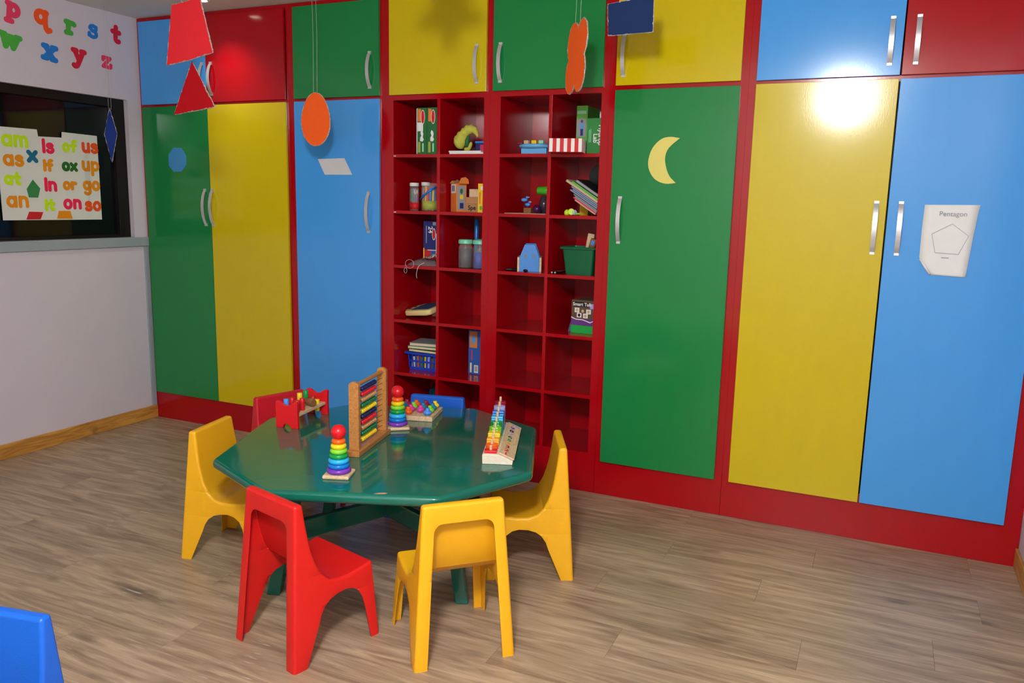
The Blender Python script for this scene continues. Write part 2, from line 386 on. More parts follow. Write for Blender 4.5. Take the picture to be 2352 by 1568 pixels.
shelf_unit(2.68, 3.3695, 2.744, 3.327, 3.042, 2.701, 3.335, M_GREEN, 2.747, 'open red shelf unit under a green upper door')
for z in SH[:2]:
    for dx in (.004, .013): obj('screw_cap', lathem([(.0032, 0), (.0032, .0012), (0, .0014)], 10, Matrix.Translation((2.048-1.994+dx, YF, z-.010)) @ Matrix.Rotation(PI/2, 4, 'X')), K['white'], su)
u5 = unit(3.37, 4.0695, 'narrow cupboard with yellow upper door and tall green door', [(3.37, 3.405), (4.033, 4.0695)], [(3.405, 4.033, ZT, H-.002), (3.405, 4.033, 2.17, 2.21)], .235)
door(u5, 3.405, 4.033, 2.206, ZT, M_YEL, 3.444, True, 3.37); door(u5, 3.405, 4.033, ZB, 2.184, M_GREEN, 3.457, False, 3.37)
u6 = unit(4.07, 5.419, 'wide cupboard with blue and red upper doors over yellow and blue tall doors', [(4.07, 4.108), (5.345, 5.419)], [(4.108, 5.345, ZT, H-.002), (4.108, 5.345, ZM-.01, ZU)], .235)
door(u6, 4.107, 4.7285, ZU, ZT, M_BLUE, 4.681, True, 4.07); door(u6, 4.7345, 5.347, ZU, ZT, M_RED, 4.787, True, 4.07)
door(u6, 4.107, 4.7275, ZB, ZM, M_YEL, 4.685, False, 4.07); door(u6, 4.7345, 5.347, ZB, ZM, M_BLUE, 4.788, False, 4.07)

# ---------------------------------------------------------------- moulded chairs
def chair_parts():
    hw = lambda z: .1845-(.1845-.147)*z/.58
    back = [(.076, .580), (.081, .535), (.087, .49), (.095, .44), (.105, .395), (.119, .352), (.139, .314), (.166, .287), (.20, .275), (.25, .273), (.31, .281), (.362, .291)]
    E_, F_ = back[-1], (.379, 0)
    inner = [(.340, 0), (.318, .13), (.309, .168), (.293, .198), (.270, .216), (.240, .2245), (.200, .222), (.166, .212), (.142, .194), (.124, .168), (.112, .135), (.054, 0)]
    bm = bmesh.new(); cache = {}
    def V(s, y, z, x=None):
        k = (s, round(y, 5), round(z, 5), None if x is None else round(x, 5))
        if k not in cache: cache[k] = bm.verts.new((s*(hw(z) if x is None else x), y, z))
        return cache[k]
    A, B = (0, 0), (.042, .580)
    for s in (-1, 1):
        loop = [A, B] + back + [F_] + inner
        f = [V(s, *p) for p in loop]
        bm.faces.new(f if s > 0 else list(reversed(f)))
    def ucut(p0, p1, ztop, wtop, wbot, fr, arc=5):
        """inverted-U flange between the lines p0 (bottom) and p1 (top)"""
        yy = lambda z: p0[0]+(p1[0]-p0[0])*(z-p0[1])/(p1[1]-p0[1])
        xi = lambda z: hw(z)-(wbot+(wtop-wbot)*z/p1[1])
        side = [(xi(0), 0.0), (xi(ztop-fr), ztop-fr)]
        for i in range(1, arc+1):
            a = PI/2*i/arc; side.append((xi(ztop-fr)-fr+fr*math.cos(a), ztop-fr+fr*math.sin(a)))
        lp = [V(1, *p0), V(1, *p1), V(-1, *p1), V(-1, *p0)]
        lp += [V(-1, yy(z), z, x) for x, z in side] + [V(1, yy(z), z, x) for x, z in reversed(side)]
        return bm.faces.new(lp)
    ucut(A, B, .514, .044, .046, .034)
    ucut(F_, E_, .245, .034, .036, .03)
    seq = [B]+back
    for p, q in zip(seq, seq[1:]): bm.faces.new((V(1, *p), V(1, *q), V(-1, *q), V(-1, *p)))
    bmesh.ops.recalc_face_normals(bm, faces=bm.faces)
    bm.normal_update()
    sf = max(bm.faces, key=lambda f: f.calc_center_median().x)
    if sf.normal.x < 0: bmesh.ops.reverse_faces(bm, faces=bm.faces)
    bm.normal_update()
    es = [e for e in bm.edges if len(e.link_faces) == 2 and e.calc_face_angle(0) > R(45)]
    bmesh.ops.bevel(bm, geom=es, offset=.011, segments=4, profile=.5, affect='EDGES', clamp_overlap=True)
    bmesh.ops.triangulate(bm, faces=[f for f in bm.faces if len(f.verts) > 4])
    for z in (.2045, .315):
        bmesh.ops.bisect_plane(bm, geom=bm.verts[:]+bm.edges[:]+bm.faces[:], plane_co=(0, 0, z), plane_no=(0, 0, 1))
    groups = {}
    for f in bm.faces:
        c = f.calc_center_median()
        k = 'backrest' if c.z > .315 else 'seat' if c.z > .2045 else ('leg', c.x > 0, c.y > .2)
        groups.setdefault(k, []).append(f)
    res = []
    for k, fs in groups.items():
        b2 = bmesh.new(); mp = {}
        for f in fs:
            for v in f.verts:
                if v not in mp: mp[v] = b2.verts.new(v.co)
            b2.faces.new([mp[v] for v in f.verts])
        nm = k if isinstance(k, str) else 'leg'
        res.append((nm, mesh_from(b2, nm, True)))
    bm.free()
    return res
CH = chair_parts()
def chair(loc, rotz, material, label):
    t = thing('child_chair', label, 'chair', loc, rotz, 'moulded plastic children\'s chairs')
    for nm, me in CH:
        o = part(nm, me, material, t)
        s = o.modifiers.new('thickness', 'SOLIDIFY'); s.thickness = .0055; s.offset = -1
        wn = o.modifiers.new('weighted', 'WEIGHTED_NORMAL'); wn.weight = 80
    return t
chair((2.868, -2.107, 0), R(-15.4), P_RED, 'bright red plastic child chair standing slightly away from the table edge')
chair((3.533, -1.832, 0), R(44.9), P_YEL, 'yellow plastic child chair beside the bright red chair')
chair((1.960, -1.479, 0), R(-78.6), P_YEL, 'yellow plastic child chair at the table on the white wall side')
chair((3.565, -.891, 0), R(116.4), P_YEL, 'yellow plastic child chair in front of the tall green door')
chair((1.838, -.842, 0), R(-107), P_DRED, 'dark red plastic child chair behind the hammer bench')
chair((2.632, -.430, 0), R(-168.5), P_BLUE, 'blue plastic child chair behind the green table')
chair((2.803, -2.918, 0), R(-169), P_BLUE, 'blue plastic child chair at the lime green table')

# ---------------------------------------------------------------- tables
def octa(L, c):
    S = L/2+c; h = L/2
    return [(-S, -h), (-h, -S), (h, -S), (S, -h), (S, h), (h, S), (-h, S), (-S, h)]
TZ = .54
def table(loc, rotz, material, label):
    t = thing('octagon_table', label, 'table', loc, rotz)
    pts = octa(.655, .330)
    # round the corners slightly
    rp = []
    for i, p in enumerate(pts):
        a, b = Vector(pts[i-1]), Vector(pts[(i+1) % 8]); v = Vector(p); d1 = (a-v).normalized(); d2 = (b-v).normalized()
        p0 = v+d1*.022; p2 = v+d2*.022
        for k in range(5):
            s = k/4; q = p0*(1-s)**2+v*2*s*(1-s)+p2*s*s; rp.append((q.x, q.y))
    bm = bmesh.new(); prism(bm, rp, TZ-.042, TZ); bm.normal_update()
    es = [e for e in bm.edges if len(e.link_faces) == 2 and e.calc_face_angle(0) > R(60)]
    bmesh.ops.bevel(bm, geom=es, offset=.017, segments=5, profile=.5, affect='EDGES')
    obj('table_top', bm, material, t, angle=35)
    for sx in (-1, 1):
        for sy in (-1, 1):
            bm = bmesh.new(); hwid = .027
            lo = [bm.verts.new((sx*.388+dx, sy*.388+dy, 0)) for dx, dy in ((-hwid, -hwid), (hwid, -hwid), (hwid, hwid), (-hwid, hwid))]
            hi = [bm.verts.new((sx*.30+dx, sy*.30+dy, TZ-.043)) for dx, dy in ((-hwid, -hwid), (hwid, -hwid), (hwid, hwid), (-hwid, hwid))]
            bm.faces.new(list(reversed(lo))); bm.faces.new(hi)
            for i in range(4): bm.faces.new((lo[i], lo[(i+1) % 4], hi[(i+1) % 4], hi[i]))
            bevel_all(bm, .005, 2)
            obj('leg', bm, material, t)
    for a, dz in ((PI/4, 0), (-PI/4, .0)):
        bm = bmesh.new(); box(bm, -.49, .49, -.016, .016, .20, .285, Matrix.Rotation(a, 4, 'Z'))
        bevel_all(bm, .005, 2); obj('cross_brace', bm, material, t)
    return t
tb = table((2.805, -1.217, 0), R(21.42), M_TABLE, 'dark green octagonal children\'s table with toys on top')
chip = obj('paint_chip', prismm([(-.026, -.002), (-.01, -.006), (.012, -.007), (.024, -.001), (.012, .006), (-.008, .005)], 0, .0006), mat('bare_chip', (206, 140, 120), rough=.6), tb)
v = Matrix.Rotation(-R(21.42), 4, 'Z') @ Vector((3.141-2.805, -1.77+1.217, 0)); chip.location = (v.x, v.y, TZ+.0002); chip.rotation_euler = (0, 0, R(10))
table((3.002, -3.808, 0), R(11), M_LIME, 'lime green table edge beside the blue chair')

# ---------------------------------------------------------------- toys on the table
def ring_prof(r, h, hole=.006):
    e = h/2; n = 8; out = [(hole, 0)]
    for i in range(n+1):
        a = -PI/2+PI*i/n; out.append((r-e*.95+e*.95*math.cos(a), e+e*math.sin(a)))
    out.append((hole, h)); return out
ring_specs = [('purple', .0475), ('blue', .0425), ('cyan', .0405), ('green', .0365), ('lime', .0335), ('yellow', .0305), ('orange', .0275)]
ring_me = [mesh_from(lathem(ring_prof(r, .0196), 32), 'ring', True) for _, r in ring_specs]
ball_me = mesh_from(lathem([(0 if i in (0, 14) else .0295*math.sin(PI*i/14), .0295-.0295*math.cos(PI*i/14)) for i in range(15)], 32), 'ball', True)
base_bm = bmesh.new(); prism(base_bm, [(-.052, -.052), (.052, -.052), (.052, .052), (-.052, .052)], 0, .015); bevel_all(base_bm, .006, 3); base_me = mesh_from(base_bm, 'base')
def ring_stacker(loc, rz, label):
    t = thing('ring_stacker', label, 'toy', loc, rz, 'rainbow ring stackers')
    part('base', base_me, M_PALEW, t)
    obj('rod', lathem([(.005, .012), (.005, .16)], 12), M_PALEW, t)
    for i, (c, r) in enumerate(ring_specs): part('ring', ring_me[i], T[c], t, (0, 0, .0152+i*.0192))
    part('ball', ball_me, T['red'], t, (0, 0, .0150+7*.0192-.003))
    return t
ring_stacker((2.889, -1.683, TZ), R(20), 'rainbow ring stacker with red ball standing near the table front edge')
ring_stacker((2.722, -1.003, TZ), R(38), 'rainbow ring stacker standing behind the abacus beside the peg board')

# abacus
ab = thing('abacus', 'wooden abacus with rows of coloured beads on the green table', 'abacus', (2.757, -1.287, TZ), R(12.6))
obj('base', bxm(-.030, .030, -.187, .187, 0, .024, .003), M_BEECH, ab)
for s in (-1, 1):
    pts = [(-.022, .024), (.022, .024), (.022, .300)] + [(.022*math.cos(a), .300+.016*math.sin(a)) for a in [PI*k/8 for k in range(1, 8)]] + [(-.022, .300)]
    bm = bmesh.new(); prism(bm, pts, -.011, .011, Matrix.Translation((0, s*.158, 0)) @ Matrix.Rotation(PI/2, 4, 'X')); bevel_all(bm, .002, 2, 50)
    obj('post', bm, M_BEECH, ab)
obj('top_rail', lathem([(.0085, -.148), (.0085, .148)], 16, Matrix.Translation((0, 0, .296)) @ Matrix.Rotation(PI/2, 4, 'X')), M_BEECH, ab, angle=40)
bead_me = mesh_from(lathem([(.002, -.0074), (.0062, -.0064), (.0103, -.0022), (.0103, .0022), (.0062, .0064), (.002, .0074)], 14, Matrix.Rotation(PI/2, 4, 'X')), 'bead', True)
wire_me = mesh_from(tubem([(0, -.15, 0), (0, .13, 0), (.004, .149, .0)], .0011, 6), 'wire', True)
for i, c in enumerate(['navy', 'red', 'tan', 'dgreen', 'yellow', 'navy', 'red', 'tan', 'dgreen', 'yellow']):
    z = .268-i*.0245
    part('wire', wire_me, M_WIRE, ab, (0, 0, z))
    for k in range(10): part('bead', bead_me, T[c], ab, (0, -.078+k*.0158, z))

# hammer bench
hb = thing('hammer_bench', 'red toy hammer bench with coloured pegs at the table corner', 'toy', (2.254, -1.110, TZ), R(8.5))
def arcpts(cx, cz, r, a0, a1, n=10): return [(cx+r*math.cos(a0+(a1-a0)*k/n), cz+r*math.sin(a0+(a1-a0)*k/n)) for k in range(n+1)]
pp = [(-.058, .0), (-.026, 0)] + arcpts(0, 0, .021, PI, 0) + [(.026, 0), (.058, 0), (.056, .062), (.058, .122), (.052, .127), (.036, .124)] + arcpts(0, .150, .043, -.72, -PI+.72) + [(-.036, .124), (-.052, .127), (-.058, .122), (-.056, .062)]
for s in (-1, 1):
    bm = bmesh.new(); prism(bm, pp, -.0095, .0095, Matrix.Translation((0, s*.140, 0)) @ Matrix.Rotation(PI/2, 4, 'X')); bevel_all(bm, .002, 2, 40)
    obj('end_panel', bm, T['red'], hb)
obj('plank', bxm(-.048, .048, -.1305, .1305, .052, .066, .002), M_PALEW, hb)
peg_me = mesh_from(lathem([(0, 0), (.0115, 0), (.0125, .002), (.0125, .056), (.011, .058), (0, .058)], 16), 'peg', True)
for c, px, py, pz in (('skyblue', -.024, -.110, .072), ('red', -.024, -.058, .066), ('yellow', -.024, .010, .074), ('green', -.024, .066, .074),
                      ('red', .026, -.098, .066), ('red', .026, -.052, .066), ('yellow', .026, .085, .030)):
    part('peg', peg_me, T[c], hb, (px, py, pz))
ml = thing('toy_mallet', 'brown wooden toy mallet resting on the hammer bench', 'mallet', (2.254, -1.110, TZ), R(8.5))
obj('head', lathem([(0, -.03), (.016, -.03), (.018, -.027), (.018, .027), (.016, .03), (0, .03)], 20, Matrix.Translation((.022, .030, .086)) @ Matrix.Rotation(R(60), 4, 'Z') @ Matrix.Rotation(PI/2, 4, 'X')), T['brown'], ml, angle=40)
obj('handle', tubem([(.022, .030, .086), (.0, .09, .088), (-.012, .122, .089)], .006, 10), T['tan'], ml, smooth=True)

# peg board
pb = thing('peg_board', 'square wooden peg board with round coloured pegs', 'toy', (2.683, -.762, TZ), R(15.4))
obj('board', bxm(-.105, .105, -.105, .105, 0, .024, .003), M_PALEW, pb)
kp = [(0, 0), (.012, .0005)] + [(.0215*math.cos(a), .0140+.0135*math.sin(a)) for a in [-PI/2*.75+PI*.75*k/8 for k in range(1, 8)]] + [(.0105, .0265), (.0098, .029), (.0100, .0345), (.008, .037), (0, .037)]
knob_me = mesh_from(lathem(kp, 20), 'peg', True)
grid = [['navy', 'orange', None, 'skyblue'], ['amber', 'magenta', 'magenta', 'lime'], ['teal', 'lime', 'teal', 'teal'], ['crimson', 'orange', 'crimson', 'yellow']]
for r_ in range(4):
    for c_ in range(4):
        if grid[r_][c_]: part('peg', knob_me, T[grid[r_][c_]], pb, (-.074+c_*.049, -.074+r_*.049, .0242))
part('peg', knob_me, T['skyblue'], pb, (.07, .026, .0242)) if False else None

# counting board
nb = thing('counting_board', 'wooden counting board with stacked rainbow rings and printed numbers', 'toy', (3.372, -1.268, TZ+.0006), R(20.5))
LN = .50
bm = bmesh.new(); prism(bm, [(-.062, 0), (.062, 0), (.064, .016), (.004, .042), (-.060, .042), (-.063, .038)], -LN, 0, Matrix.Rotation(PI/2, 4, 'X')); bevel_all(bm, .002, 2, 40)
obj('board', bm, M_WHITEW, nb)
slope = math.atan2(-.026, .060)
obj('number_panel', bxm(-.033, .034, .012, LN-.012, 0, .006, .001), M_PALEW, nb, (.036, 0, .0296), (0, -slope, 0))
cols = ['red', 'orange', 'amber', 'yellow', 'lime', 'green', 'cyan', 'blue', 'lilac', 'crimson']
sq_me = [mesh_from(prismm([(-.026, -.019), (.026, -.019), (.026, .019), (-.026, .019)], 0, .0108, .002), 'counter'), mesh_from(prismm(ellipse(0, 0, .026, .0225, 24), 0, .0108, .0015, 2, 60), 'counter'),
         mesh_from(prismm([(.027*math.cos(2*PI*k/6), .0235*math.sin(2*PI*k/6)) for k in range(6)], 0, .0108, .002), 'counter')]
rodm = {}
for k in range(10):
    yy = .030+k*.0487; hh = .016+.0112*(k+1)
    obj('peg', lathem([(.0055, 0), (.0055, hh), (.004, hh+.003), (0, hh+.004)], 12), M_PALEW, nb, (-.030, yy, .0415), smooth=False)
    for j in range(k+1): part('counter', sq_me[(1, 1, 0, 0, 2, 2, 0, 0, 1, 1)[k] if k else 0], T[cols[k]], nb, (-.030, yy, .0422+j*.0110))
dcol = ['red', 'red', 'crimson', 'amber', 'green', 'dgreen', 'lilac', 'navy', 'purple', 'lilac']
for k in range(10):
    me = text_mesh(str(k+1), .044, .0004, .015)
    o = part('numeral', me, T[dcol[k]], nb)
    o.matrix_local = Matrix.Translation((.036, 0, .0296)) @ Matrix.Rotation(-slope, 4, 'Y') @ Matrix.Translation((-.018, .018+k*.0477, .0064))

# ---------------------------------------------------------------- stickers on the doors
def on_door(pts, x, z): return [(a-x, b-z) for a, b in pts]
octp = [(0.304, 1.917), (0.379, 1.914), (0.419, 1.862), (0.416, 1.805), (0.372, 1.759), (0.296, 1.758), (0.256, 1.799), (0.256, 1.87)]
tag(obj('paper_octagon', prismm(on_door(octp, .33, 1.84), 0, .0012), K['skyblue'] if False else card('octblue', (62, 138, 196)), None, (.33, YD-.0003, 1.84), FRONT), 'blue paper octagon stuck on the tall green corner door', 'sticker')
tag(obj('paper_parallelogram', prismm(on_door([(1.509, 1.84), (1.708, 1.845), (1.764, 1.747), (1.56, 1.746)], 1.63, 1.79), 0, .0012), card('pgrey', (206, 206, 208)), None, (1.63, YD-.0003, 1.79), FRONT), 'white paper parallelogram stuck on the tall blue door beside the shelves', 'sticker')
mo = [(3.754, 1.939), (3.705, 1.946), (3.657, 1.934), (3.614, 1.887), (3.597, 1.822), (3.609, 1.772), (3.641, 1.733), (3.692, 1.714), (3.745, 1.718), (3.712, 1.751), (3.692, 1.794), (3.684, 1.844), (3.7, 1.891)]
mo3 = smoothpath([(a, b, 0) for a, b in mo[:9]], 4)[:-1] + smoothpath([(a, b, 0) for a, b in mo[8:]+mo[:1]], 4)[:-1]
tag(obj('paper_moon', prismm([(p.x-3.67, p.y-1.83) for p in mo3], 0, .003), card('moon', (224, 212, 110)), None, (3.67, YD-.0003, 1.83), FRONT), 'pale yellow crescent moon stuck on the tall green door', 'sticker')
# pentagon worksheet
ws = thing('worksheet', 'white paper worksheet headed Pentagon on the tall blue door', 'paper', (4.99, YD, 1.48))
pp = [(4.884, 1.634), (5.103, 1.637), (5.098, 1.601), (5.089, 1.495), (5.077, 1.317), (4.937, 1.321), (4.903, 1.372), (4.884, 1.397), (4.882, 1.517)]
bm = bmesh.new(); vs = [bm.verts.new((a-4.99, b-1.48, .002)) for a, b in pp]; f = bm.faces.new(vs)
bmesh.ops.triangulate(bm, faces=[f]); bmesh.ops.subdivide_edges(bm, edges=bm.edges[:], cuts=5, use_grid_fill=True)
for v in bm.verts:
    d = max(0, .06-((v.co.x+.09)**2+(v.co.y+.13)**2)**.5)
    v.co.z += .003+.0012*math.sin(v.co.x*30)+.0012*math.sin(v.co.y*22+1)+d*.2
bm.normal_update()
if sum(f.normal.z for f in bm.faces) < 0: bmesh.ops.reverse_faces(bm, faces=bm.faces)
o = obj('sheet', bm, K['white'], ws, (0, 0, 0), FRONT, smooth=True); sd = o.modifiers.new('t', 'SOLIDIFY'); sd.thickness = .0006
obj('curled_corner', tubem([(-.104, -.0125, -.088), (-.080, -.0135, -.122), (-.056, -.011, -.156)], [.0030, .0065, .0045], 10), K['white'], ws, smooth=True)
M_PENCIL = card('pencil', (150, 152, 164))
part('heading', text_mesh('Pentagon', .030, .0002), M_PENCIL, ws, (-.045, -.0088, .106), FRONT)
def outline(pts, wd, z0=0, z1=.0004):
    bm = bmesh.new(); n = len(pts); c = Vector((sum(p[0] for p in pts)/n, sum(p[1] for p in pts)/n))
    for i in range(n):
        a, b = Vector(pts[i]), Vector(pts[(i+1) % n]); d = (b-a).normalized(); q = Vector((-d.y, d.x))*wd/2
        prism(bm, [tuple(a-q), tuple(b-q), tuple(b+q), tuple(a+q)], z0, z1)
    return bm
obj('pentagon_outline', outline([(.012, .072), (.081, .020), (.048, -.062), (-.045, -.058), (-.066, .025)], .0016), M_PENCIL, ws, (0, -.0088, 0), FRONT)
obj('name_line', prismm([(-.018, -.080), (.012, -.081), (.012, -.0785), (-.018, -.0775)], 0, .0004), M_PENCIL, ws, (0, -.0088, 0), FRONT)

# ---------------------------------------------------------------- hanging card shapes
def hanging(name, label, pts, loc, ang, material, strings=(), th=.006, rim=.003, top=H-.001):
    t = thing(name, label, 'decoration', loc, ang)
    obj('card', prismm(pts, -th/2, th/2), material, t, (0, 0, 0), FRONT)
    path = []
    n = len(pts)
    for i in range(n):
        a, b = Vector(pts[i]), Vector(pts[(i+1) % n]); k = max(1, int((b-a).length/.012))
        for j in range(k):
            q = a+(b-a)*j/k; rr = random.uniform(-.0015, .0015); path.append((q.x+rr, q.y+rr*.7, random.uniform(-.001, .001)))
    bm = bmesh.new(); tube(bm, path, [rim*random.uniform(.7, 1.25) for _ in path], 6, True)
    obj('glitter_edge', bm, M_GLIT, t, (0, 0, 0), FRONT, smooth=True)
    for sx, sz in strings:
        obj('string', tubem([(sx, 0, sz), (sx+.003, .002, (sz+top-loc[2])/2), (sx, 0, top-loc[2])], .0008, 5), M_STRING, t)
    return t
def felt(name, rgb): return mat('felt_'+name, rgb, rough=.85, noise=.07, scale=120, bump=.2, bscale=400, spec=.2)
F_RED, F_DRED, F_OR, F_BL, F_NV = felt('red', (234, 44, 54)), felt('dark_red', (184, 12, 24)), felt('orange', (252, 100, 36)), felt('blue', (28, 50, 124)), felt('navy', (28, 48, 92))
cz = 2.33
hanging('hanging_trapezoid', 'bright red card trapezoid with silver edge hanging from the ceiling', [(-.165, 2.203-cz), (.0, 2.212-cz), (.187, 2.232-cz), (.110, 2.471-cz), (-.105, 2.464-cz)], (1.75, -1.25, cz), R(-10), F_RED, [(-.03, 2.466-cz), (.06, 2.469-cz)])
hanging('hanging_triangle', 'dark red card triangle hanging below the red trapezoid', [(-.193, 1.982-2.1), (.125, 2.004-2.1), (-.034, 2.214-2.1)], (1.765, -1.213, 2.1), R(-10), F_DRED, [(-.034, .113)], top=2.216)
egg = [(.0995*math.cos(a)*(1-.10*math.sin(a)), .1465*math.sin(a)) for a in [2*PI*k/36 for k in range(36)]]
hanging('hanging_oval', 'orange card oval on two strings in front of the tall blue door', egg, (1.725, -.3, 2.044), 0, F_OR, [(-.012, .143), (.014, .143)], rim=.003)
# four-lobed flower, turned nearly edge-on
lob = []
for k in range(64):
    a = 2*PI*k/64; r_ = .098*(1+.52*abs(math.sin(2*a))**.8); q_ = (r_*math.cos(a)*.95, r_*math.sin(a)*1.26); lob.append((q_[0]+.12*q_[1], q_[1]))
hanging('hanging_butterfly', 'orange card butterfly shape turned sideways below the green upper door', lob, (3.340, -.42, 2.282), R(-48), F_OR, [(-.03, .10), (.03, .10)], rim=.0035)
hanging('hanging_rectangle', 'navy card rectangle with silver edge before the yellow upper door', [(-.101, -.070), (.113, -.070), (.110, .082), (-.108, .067)], (3.6, -.45, 2.434), R(-5), F_NV, [(-.05, .072), (.05, .078)])
hanging('hanging_diamond', 'dark blue card diamond on strings before the black window', [(-.006, .170), (-.044, .005), (-.010, -.170), (.030, .010)], (.15, -.36, 1.972), R(38), F_BL, [(-.012, .16), (.004, .16)], rim=.0025)
star = []
for k in range(10):
    a = -PI/2+PI*k/5; r_ = .185 if k % 2 == 0 else .085; star.append((r_*math.cos(a), r_*math.sin(a)))
hanging('hanging_star', 'yellow card star hanging high before the yellow upper door', star, (2.90, -1.0, 2.624), R(0), felt('gold', (230, 180, 30)), [(-.06, .09), (.06, .09)])

# ---------------------------------------------------------------- cut-out letters (thick rounded strokes)
def ar(cx, cy, r, a0, a1, n=10, ry=None):
    ry = ry or r
    return [(cx+r*math.cos(R(a0+(a1-a0)*k/n)), cy+ry*math.sin(R(a0+(a1-a0)*k/n))) for k in range(n+1)]
# unit x-height 1, stroke centre lines
G = {
 'a': [ar(.42, .45, .34, 0, 360, 16, .38), [(.78, .84), (.78, .06)]],
 'm': [[(.1, .85), (.1, .05)], ar(.36, .55, .25, 170, 0, 8, .28)+[(.61, .05)], ar(.86, .55, .25, 170, 0, 8, .28)+[(1.11, .05)]],
 'n': [[(.12, .85), (.12, .05)], ar(.44, .52, .32, 165, 0, 8, .32)+[(.76, .05)]],
 's': [ar(.38, .64, .26, 20, 180, 8, .2)+ar(.38, .26, .3, 100, -160, 10, .22)],
 'o': [ar(.44, .45, .36, 0, 360, 18, .40)],
 'f': [ar(.58, 1.08, .22, 60, 180, 6)+[(.36, .05)], [(.08, .74), (.68, .74)]],
 'u': [[(.12, .85), (.12, .36)]+ar(.42, .36, .30, 180, 360, 8, .31), [(.74, .85), (.74, .05)]],
 't': [[(.38, 1.2), (.38, .30)]+ar(.60, .28, .22, 180, 300, 6), [(.08, .80), (.72, .80)]],
 'x': [[(.08, .82), (.76, .06)], [(.76, .82), (.08, .06)]],
 'r': [[(.14, .85), (.14, .05)], ar(.46, .50, .30, 165, 50, 6, .32)],
 'p': [[(.14, .85), (.14, -.42)], ar(.48, .45, .34, 0, 360, 16, .38)],
 'q': [[(.76, .85), (.80, .1), (.88, -.25), (1.02, -.40)], ar(.42, .45, .34, 0, 360, 16, .38)],
 'g': [ar(.42, .47, .33, 0, 360, 16, .36), [(.78, .82), (.78, -.15)]+ar(.46, -.18, .32, 0, -150, 8, .24)],
 'I': [[(.16, 1.2), (.16, .05)]],
 'w': [[(.04, .82), (.30, .08), (.56, .72), (.82, .08), (1.10, .82)]],
 'y': [[(.06, .82), (.44, .12)], [(.80, .82), (.36, -.20)]+ar(.14, -.22, .18, -20, -140, 5)],
 'z': [[(.10, .78), (.74, .78), (.12, .08), (.78, .08)]],
}
SERIF = {
 'p': [[(-.02, .86), (.20, .86)], [(-.04, -.42), (.36, -.42)]],
 'q': [[(1.02, -.40), (1.20, -.30)], [(.76, .86), (.84, .84)]],
 'r': [[(-.04, .86), (.18, .86)], [(-.04, .04), (.36, .04)]],
 't': [], 's': [[(.62, .80), (.62, .62)], [(.08, .26), (.08, .10)]],
 'w': [[(-.10, .84), (.20, .84)], [(.44, .76), (.68, .76)], [(.96, .84), (1.22, .84)]],
 'x': [[(-.04, .84), (.22, .84)], [(.62, .84), (.88, .84)], [(-.04, .04), (.24, .04)], [(.62, .04), (.90, .04)]],
 'y': [[(-.08, .84), (.2, .84)], [(.66, .84), (.94, .84)]],
 'z': [[(.10, .78), (.10, .58)], [(.80, .08), (.82, .28)]],
}
def glyph(ch, h, wd, serif=False, th=.004):
    """union of thick round strokes as one clean outline (filled marching squares over a distance field)"""
    st = list(G[ch]) + (SERIF.get(ch, []) if serif else [])
    P = np.array([p for pl in st for p in pl])*h; pad = wd*.75; res = max(h/22, .0022)
    x0, y0 = P.min(0)-pad; x1, y1 = P.max(0)+pad
    nx, ny = int((x1-x0)/res)+2, int((y1-y0)/res)+2
    X, Y = np.meshgrid(x0+res*np.arange(nx), y0+res*np.arange(ny), indexing='ij'); D = np.full(X.shape, 1e9)
    for pl in st:
        for a, b in zip(pl, pl[1:]):
            ax, ay, bx_, by = a[0]*h, a[1]*h, b[0]*h, b[1]*h; dx, dy = bx_-ax, by-ay; L2 = dx*dx+dy*dy+1e-12
            t = np.clip(((X-ax)*dx+(Y-ay)*dy)/L2, 0, 1); D = np.minimum(D, np.hypot(X-ax-t*dx, Y-ay-t*dy))
    D = wd/2-D; D[np.abs(D) < 1e-7] = 1e-7
    bm = bmesh.new(); cache = {}; edges = {}
    def node(i, j): return ('n', i, j), (x0+res*i, y0+res*j)
    def cut(i, j, k, l):
        a, b = D[i, j], D[k, l]; t = a/(a-b); key = ('c',)+tuple(sorted(((i, j), (k, l))))
        return key, (x0+res*(i+t*(k-i)), y0+res*(j+t*(l-j)))
    def vert(key, co):
        if key not in cache: cache[key] = (bm.verts.new((co[0], co[1], th)), bm.verts.new((co[0], co[1], 0)))
        return cache[key]
    for i in range(nx-1):
        for j in range(ny-1):
            c = [(i, j), (i+1, j), (i+1, j+1), (i, j+1)]; ins = [D[p] > 0 for p in c]
            if not any(ins): continue
            poly = []
            for k in range(4):
                p, q = c[k], c[(k+1) % 4]
                if ins[k]: poly.append(node(*p))
                if ins[k] != ins[(k+1) % 4]: poly.append(cut(*p, *q))
            if len(poly) < 3: continue
            vs = [vert(*p) for p in poly]
            bm.faces.new([v[0] for v in vs])
            for a, b in zip(poly, poly[1:]+poly[:1]):
                if a[0][0] == 'c' and b[0][0] == 'c':
                    va, vb = vert(*a), vert(*b); bm.faces.new((va[1], vb[1], vb[0], va[0]))
    lo = [v[1] for v in cache.values() if not v[1].link_faces]
    for v in lo: bm.verts.remove(v)
    return bm
GW = {k: max(p[0] for s in v for p in s) for k, v in G.items()}
def foam(name, rgb): return mat('foam_'+name, rgb, rough=.7, noise=.04, scale=40)
LC = dict(pink=foam('pink', (226, 58, 96)), orange=foam('orange', (240, 84, 20)), green=foam('green', (72, 170, 60)), blue=foam('blue', (30, 120, 205)), red=foam('red', (206, 24, 52)))
